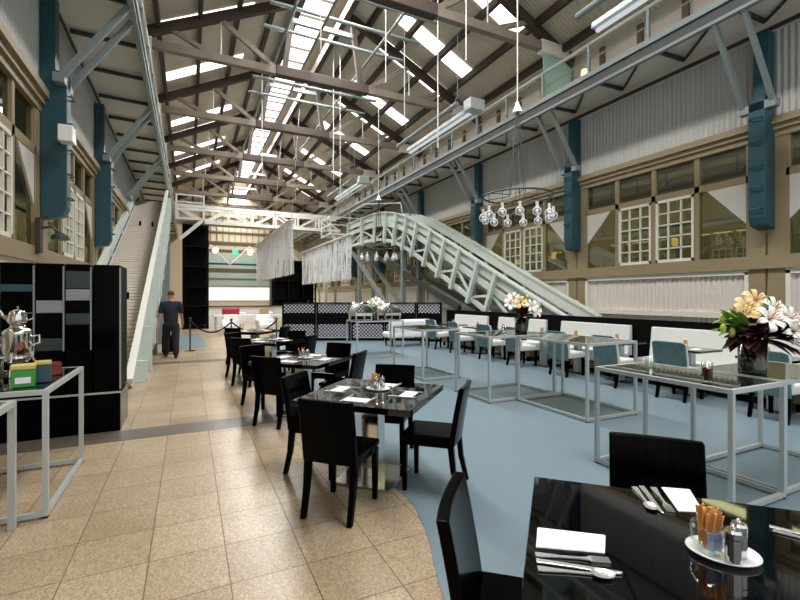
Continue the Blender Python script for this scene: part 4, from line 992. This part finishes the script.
bouquet((4.45, 2.14, .93), .30, .105, 'of the big lily arrangement',
    [(.04, .55, -.16, 'w', 'open white lily facing the camera in the middle'), (.24, .45, -.15, 'w', 'large white lily at the lower outer side'), (.19, .63, -.02, 'w', 'white lily at the upper outer side'), (.30, .55, -.05, 'w', 'white lily at the outermost side'),
     (-.03, .63, .0, 'g', 'golden lily above the middle'), (.09, .70, .05, 'g', 'golden lily at the top'), (-.1, .57, -.05, 'g', 'golden lily beside the green buds'), (.34, .48, .02, 'g', 'orange lily at the outer edge'),
     (-.30, .47, -.1, 'b', 'yellow-green bud low on the inner side'), (-.27, .55, -.05, 'b', 'yellow-green bud high on the inner side'), (-.24, .44, -.12, 'b', 'yellow-green bud close to the burgundy leaves')],
    [('leaf', [(-.28, .50, -.14, .26, .06, 44, .09), (.22, .66, .08, .26, .1, 26, .09), (-.02, .46, .1, .24, .07, 18, .15)], 'green leaves'),
     ('leafdark', [(-.18, .36, -.12, .26, .1, 34, .09), (.2, .34, -.1, .26, .1, 26, .1), (.02, .36, -.05, .22, .09, 34, .12)], 'dark burgundy leaves')], 1.0, 4)
bouquet((5.0, 5.75, 1.003), .26, .1, 'of the smaller arrangement on the blue floor',
    [(-.2, .48, -.1, 'w', 'white lily at the aisle side'), (-.14, .56, -.05, 'w', 'white lily above the aisle side'), (-.05, .5, -.12, 'g', 'golden lily in the middle'), (.13, .44, -.14, 'w', 'white lily at the wall side'), (.2, .36, -.1, 'w', 'white lily low at the wall side'), (.1, .6, 0, 'b', 'lime bud at the top')],
    [('leaf', [(.05, .6, 0, .22, .07, 30, .13), (-.1, .5, .1, .2, .06, 14, .13)], 'green leaves'), ('leafdark', [(0, .36, -.08, .2, .08, 36, .14)], 'dark leaves')], 1.0, 9)
bouquet((4.57, 11.15, .977), .2, .08, 'of the arrangement by the chafing dishes',
    [(-.08, .42, -.1, 'w', 'white lily at the aisle side'), (.05, .5, -.1, 'w', 'white lily at the top'), (.18, .38, -.1, 'w', 'white lily at the wall side'), (.12, .46, 0, 'w', 'white lily in the middle')],
    [('leaf', [(-.1, .28, -.08, .2, .08, 24, .12), (.1, .55, 0, .2, .05, 12, .12)], 'green leaves')], 1.15, 12)
# ================================================================== CHAFING DISHES, SAMOVAR, TINS
def make_chafer():
    t = thing('chafing_dish', 'x', 'chafing dish', (0, 0, 0), 0, 'roll top chafing dishes')
    MB().bx(-.2, .2, -.25, .25, .1, .17).build('water_pan', 'chrome', t, bevel=.01)
    n = 14; b = MB(); A = [(.19*math.cos(PI*k/n), -.24, .17+.2*math.sin(PI*k/n)) for k in range(n+1)]; B = [(x, .24, z) for x, y, z in A]; b.ribbon(A, B, (0, 0, -.004)); b.build('roll_lid', 'steel', t, smooth=False)
    for y in (-.26, .26): MB().tube([(.215*math.cos(PI*k/n), y, .17+.225*math.sin(PI*k/n)) for k in range(n+1)], .012, 6).build('side_hoop', 'chrome', t)
    for x in (-.18, .18):
        for y in (-.22, .22): MB().bx(x-.012, x+.012, y-.012, y+.012, 0, .1).build('leg', 'chrome', t)
    MB().tube([(-.12, -.262, .36), (0, -.29, .38), (.12, -.262, .36)], .01, 6).build('handle', 'blackmat', t)
    return t
ch = Kind(make_chafer)
for x, lb in ((4.15, 'roll top chafing dish at the aisle end of its table'), (4.99, 'roll top chafing dish wall side of the white flowers')): ch((x, 11.12, .977), 0, lb).scale = (1.2, 1.2, 1.2)
SX, SY, SZ = -1.36, 4.95, .93
t = thing('samovar', 'polished steel samovar with taps on the glass table before the black cabinets', 'samovar', (SX, SY, SZ))
MB().lathe([(0, 0), (.12, 0), (.13, .02), (.1, .035), (.06, .06), (.06, .1), (.12, .12), (0, .12)], n=24).build('foot', 'chrome', t, smooth=False)
MB().lathe([(0, .12), (.1, .13), (.13, .16), (.135, .2), (.12, .23), (.14, .25), (.145, .48), (.15, .5), (.13, .53), (.08, .56), (.07, .6), (0, .6)], n=28).build('urn_body', 'chrome', t, smooth=True)
for a in (-.5, -1.6, -2.6):
    d = Vector((math.cos(a), math.sin(a), 0)); q = MB().tube([d*.12+Vector((0, 0, .2)), d*.19+Vector((0, 0, .2)), d*.22+Vector((0, 0, .15))], [.018, .016, .012], 8).build('tap', 'chrome', t); MB().bar(d*.19+Vector((0, 0, .2)), d*.19+Vector((0, 0, .27)), .012, .03).build('tap_handle', 'chrome', q)
for s in (-1, 1): MB().tube([(s*.14, 0, .44), (s*.21, 0, .46), (s*.21, 0, .36), (s*.14, 0, .34)], .014, 8).build('handle', 'chrome', t)
t.scale = (.72,)*3
t = thing('teapot', 'polished steel teapot standing on top of the samovar', 'teapot', (SX, SY, SZ+.434))
MB().lathe([(0, 0), (.085, 0), (.1, .03), (.095, .1), (.075, .15), (.07, .155), (.03, .175), (0, .178)], n=24).build('pot_body', 'chrome', t, smooth=True)
MB().tube([(-.08, 0, .05), (-.14, 0, .1), (-.165, -.02, .17)], [.03, .02, .013], 8).build('spout', 'chrome', t); MB().tube([(.085, 0, .13), (.15, 0, .13), (.15, 0, .06), (.09, 0, .04)], .01, 8).build('handle', 'chrome', t); MB().tube([(0, 0, .175), (0, 0, .215)], [.008, .014], 8).build('lid_knob', 'chrome', t)
t.scale = (.72,)*3
t = thing('tea_jug', 'tall narrow steel jug beside the samovar', 'jug', (-1.52, 5.02, SZ)); MB().lathe([(0, 0), (.06, 0), (.065, .2), (.045, .32), (.05, .42), (.02, .46), (0, .47)], n=20).build('jug_body', 'chrome', t, smooth=True); MB().tube([(.06, 0, .35), (.11, 0, .33), (.11, 0, .18), (.06, 0, .14)], .009, 6).build('handle', 'chrome', t)
t.scale = (.72,)*3
t = thing('tea_tin', 'green tin with pale yellow lid on the steel framed table', 'tin', (-1.12, 4.2, SZ), .2)
MB().bx(-.07, .07, -.06, .06, 0, .13).build('body', 'tin', t, bevel=.006); MB().bx(-.073, .073, -.063, .063, .131, .165).build('lid', 'tinlid', t, bevel=.006); MB().bx(-.045, .045, -.0625, -.06, .03, .075).build('printed_label', 'linen', t)
t = thing('tea_tin', 'blue tin half hidden behind the green tin', 'tin', (-1.04, 4.36, SZ), .2); MB().bx(-.05, .05, -.05, .05, 0, .14).build('body', 'pilaster', t, bevel=.006); MB().bx(-.052, .052, -.052, .052, .141, .165).build('lid', 'tinlid', t, bevel=.004)
t = thing('tea_chest', 'red-brown wooden tea box in front of the samovar', 'box', (-1.16, 4.72, SZ), .35); MB().bx(-.15, .15, -.08, .08, 0, .08).build('chest_body', 'redwood', t, bevel=.004); MB().bx(-.152, .152, -.082, .082, .08, .1).build('lid', 'redwood', t, bevel=.004)
t = thing('price_card', 'small white folded card at the foot of the samovar', 'card', (-1.3, 4.68, SZ)); MB().box((0, 0, .045), (.08, .003, .09), rx=-.3).build('card_front', 'linen', t); MB().box((0, .03, .045), (.08, .003, .09), rx=.3).build('card_back', 'linen', t)
t = thing('equipment_case', 'black wheeled case standing beside the walking man', 'case', (-.5, 14.0, .004)); MB().bx(-.18, .18, -.2, .2, .06, .52).build('case_body', 'blackmat', t, bevel=.02); MB().tube([(-.12, .18, .5), (-.12, .18, .95), (.12, .18, .95), (.12, .18, .5)], .012, 6).build('pull_handle', 'steel', t)
for x in (-.14, .14): MB().tube([(x-.02, -.12, .04), (x+.02, -.12, .04)], .04, 10).build('wheel', 'blackmat', t); MB().tube([(x-.02, .12, .04), (x+.02, .12, .04)], .04, 10).build('wheel', 'blackmat', t)
# ================================================================== PERSON
def skin(name, V, E, R, m, parent, root, sub=2):
    me = bpy.data.meshes.new(name); me.from_pydata([Vector(v) for v in V], E, []); me.materials.append(M[m]); o = bpy.data.objects.new(name, me); COL.objects.link(o); o.parent = parent
    sk = o.modifiers.new('skin', 'SKIN'); sk.use_smooth_shade = True
    for i, r in enumerate(R): me.skin_vertices[0].data[i].radius = r if isinstance(r, tuple) else (r, r)
    me.skin_vertices[0].data[root].use_root = True
    s = o.modifiers.new('sub', 'SUBSURF'); s.levels = sub; s.render_levels = sub; BASIS[o.name] = BASIS[parent.name].copy(); return o
t = thing('person', 'man in dark short sleeved shirt and black trousers walking away along the aisle', 'person', (-.43, 13.1, .004), .1)
V, E, R = [], [], []
def ch_(pts, start=None):
    prev = start
    for p, r in pts:
        V.append(p); R.append(r); i = len(V)-1
        if prev is not None: E.append((prev, i))
        prev = i
    return prev
ch_([((0, 0, .95), (.13, .095)), ((0, .0, 1.1), (.14, .1)), ((0, .01, 1.28), (.165, .11)), ((0, .0, 1.42), (.13, .085)), ((0, .01, 1.52), (.055, .055)), ((0, .03, 1.6), (.07, .08)), ((0, .03, 1.68), (.078, .095)), ((0, .025, 1.735), (.055, .065))])
nC = 3
for s, sw in ((-1, -.1), (1, .12)):
    w = ch_([((s*.185, 0, 1.42), .058), ((s*.25, sw*.3, 1.14), .043), ((s*.285, sw, .92), .03), ((s*.29, sw*1.2, .86), (.02, .036))], nC)
    for k in range(4): ch_([((s*.292, sw*1.2-.03+k*.02, .80), .009), ((s*.285, sw*1.2-.028+k*.02, .745+abs(k-1.3)*.008), .008)], w)
    ch_([((s*.275, sw*1.2+.05, .83), .01), ((s*.27, sw*1.2+.06, .79), .009)], w)
    lg = sw*-1.6
    ch_([((s*.1, 0, .85), (.08, .085)), ((s*.105, lg*.55, .5), .055), ((s*.1, lg-(.08 if lg < 0 else 0), .1), .04), ((s*.11, lg+.12-(.08 if lg < 0 else 0), .04), (.04, .03))], 0)
skin('body', V, E, R, 'skin', t, 0)
V, E, R = [], [], []
ch_([((0, 0, .80), (.185, .14)), ((0, .0, 1.05), (.185, .14)), ((0, .01, 1.28), (.205, .145)), ((0, .0, 1.42), (.155, .105)), ((0, .005, 1.49), (.075, .072))])
for s, sw in ((-1, -.1), (1, .12)): ch_([((s*.2, 0, 1.42), .082), ((s*.25, sw*.25, 1.14), .068)], 3)
skin('shirt', V, E, R, 'navy', t, 0)
V, E, R = [], [], []
ch_([((0, 0, 1.0), (.165, .125)), ((0, 0, .88), (.17, .135))])
for s, sw in ((-1, -.1), (1, .12)):
    lg = sw*-1.6; ch_([((s*.1, 0, .78), (.115, .13)), ((s*.105, lg*.55, .5), .095), ((s*.1, lg-(.08 if lg < 0 else 0), .06), .075)], 1)
skin('trousers', V, E, R, 'trouser', t, 0)
for s, sw in ((-1, -.1), (1, .12)):
    lg = sw*-1.6-(.08 if sw*-1.6 < 0 else 0); MB().sphere((s*.105, lg+.06, .045), .05, (.95, 2.6, .9)).build('shoe', 'shoe', t, smooth=True)
b = MB().sphere((0, .015, 1.70), .098, (.86, 1.02, .72), 18, 12); b.build('hair', 'hairm', t, smooth=True)
for s in (-1, 1): MB().sphere((s*.083, .03, 1.655), .022, (.5, .8, 1.4), 8, 6).build('ear', 'skin', t, smooth=True); MB().sphere((s*.03, .118, 1.67), .011, u=8, v=6).build('eye', 'white', t, smooth=True)
MB().sphere((0, .13, 1.64), .016, (.8, 1, 1.4), 8, 6).build('nose', 'skin', t, smooth=True); MB().bx(-.022, .022, .108, .121, 1.603, 1.611).build('mouth', 'redwood', t)
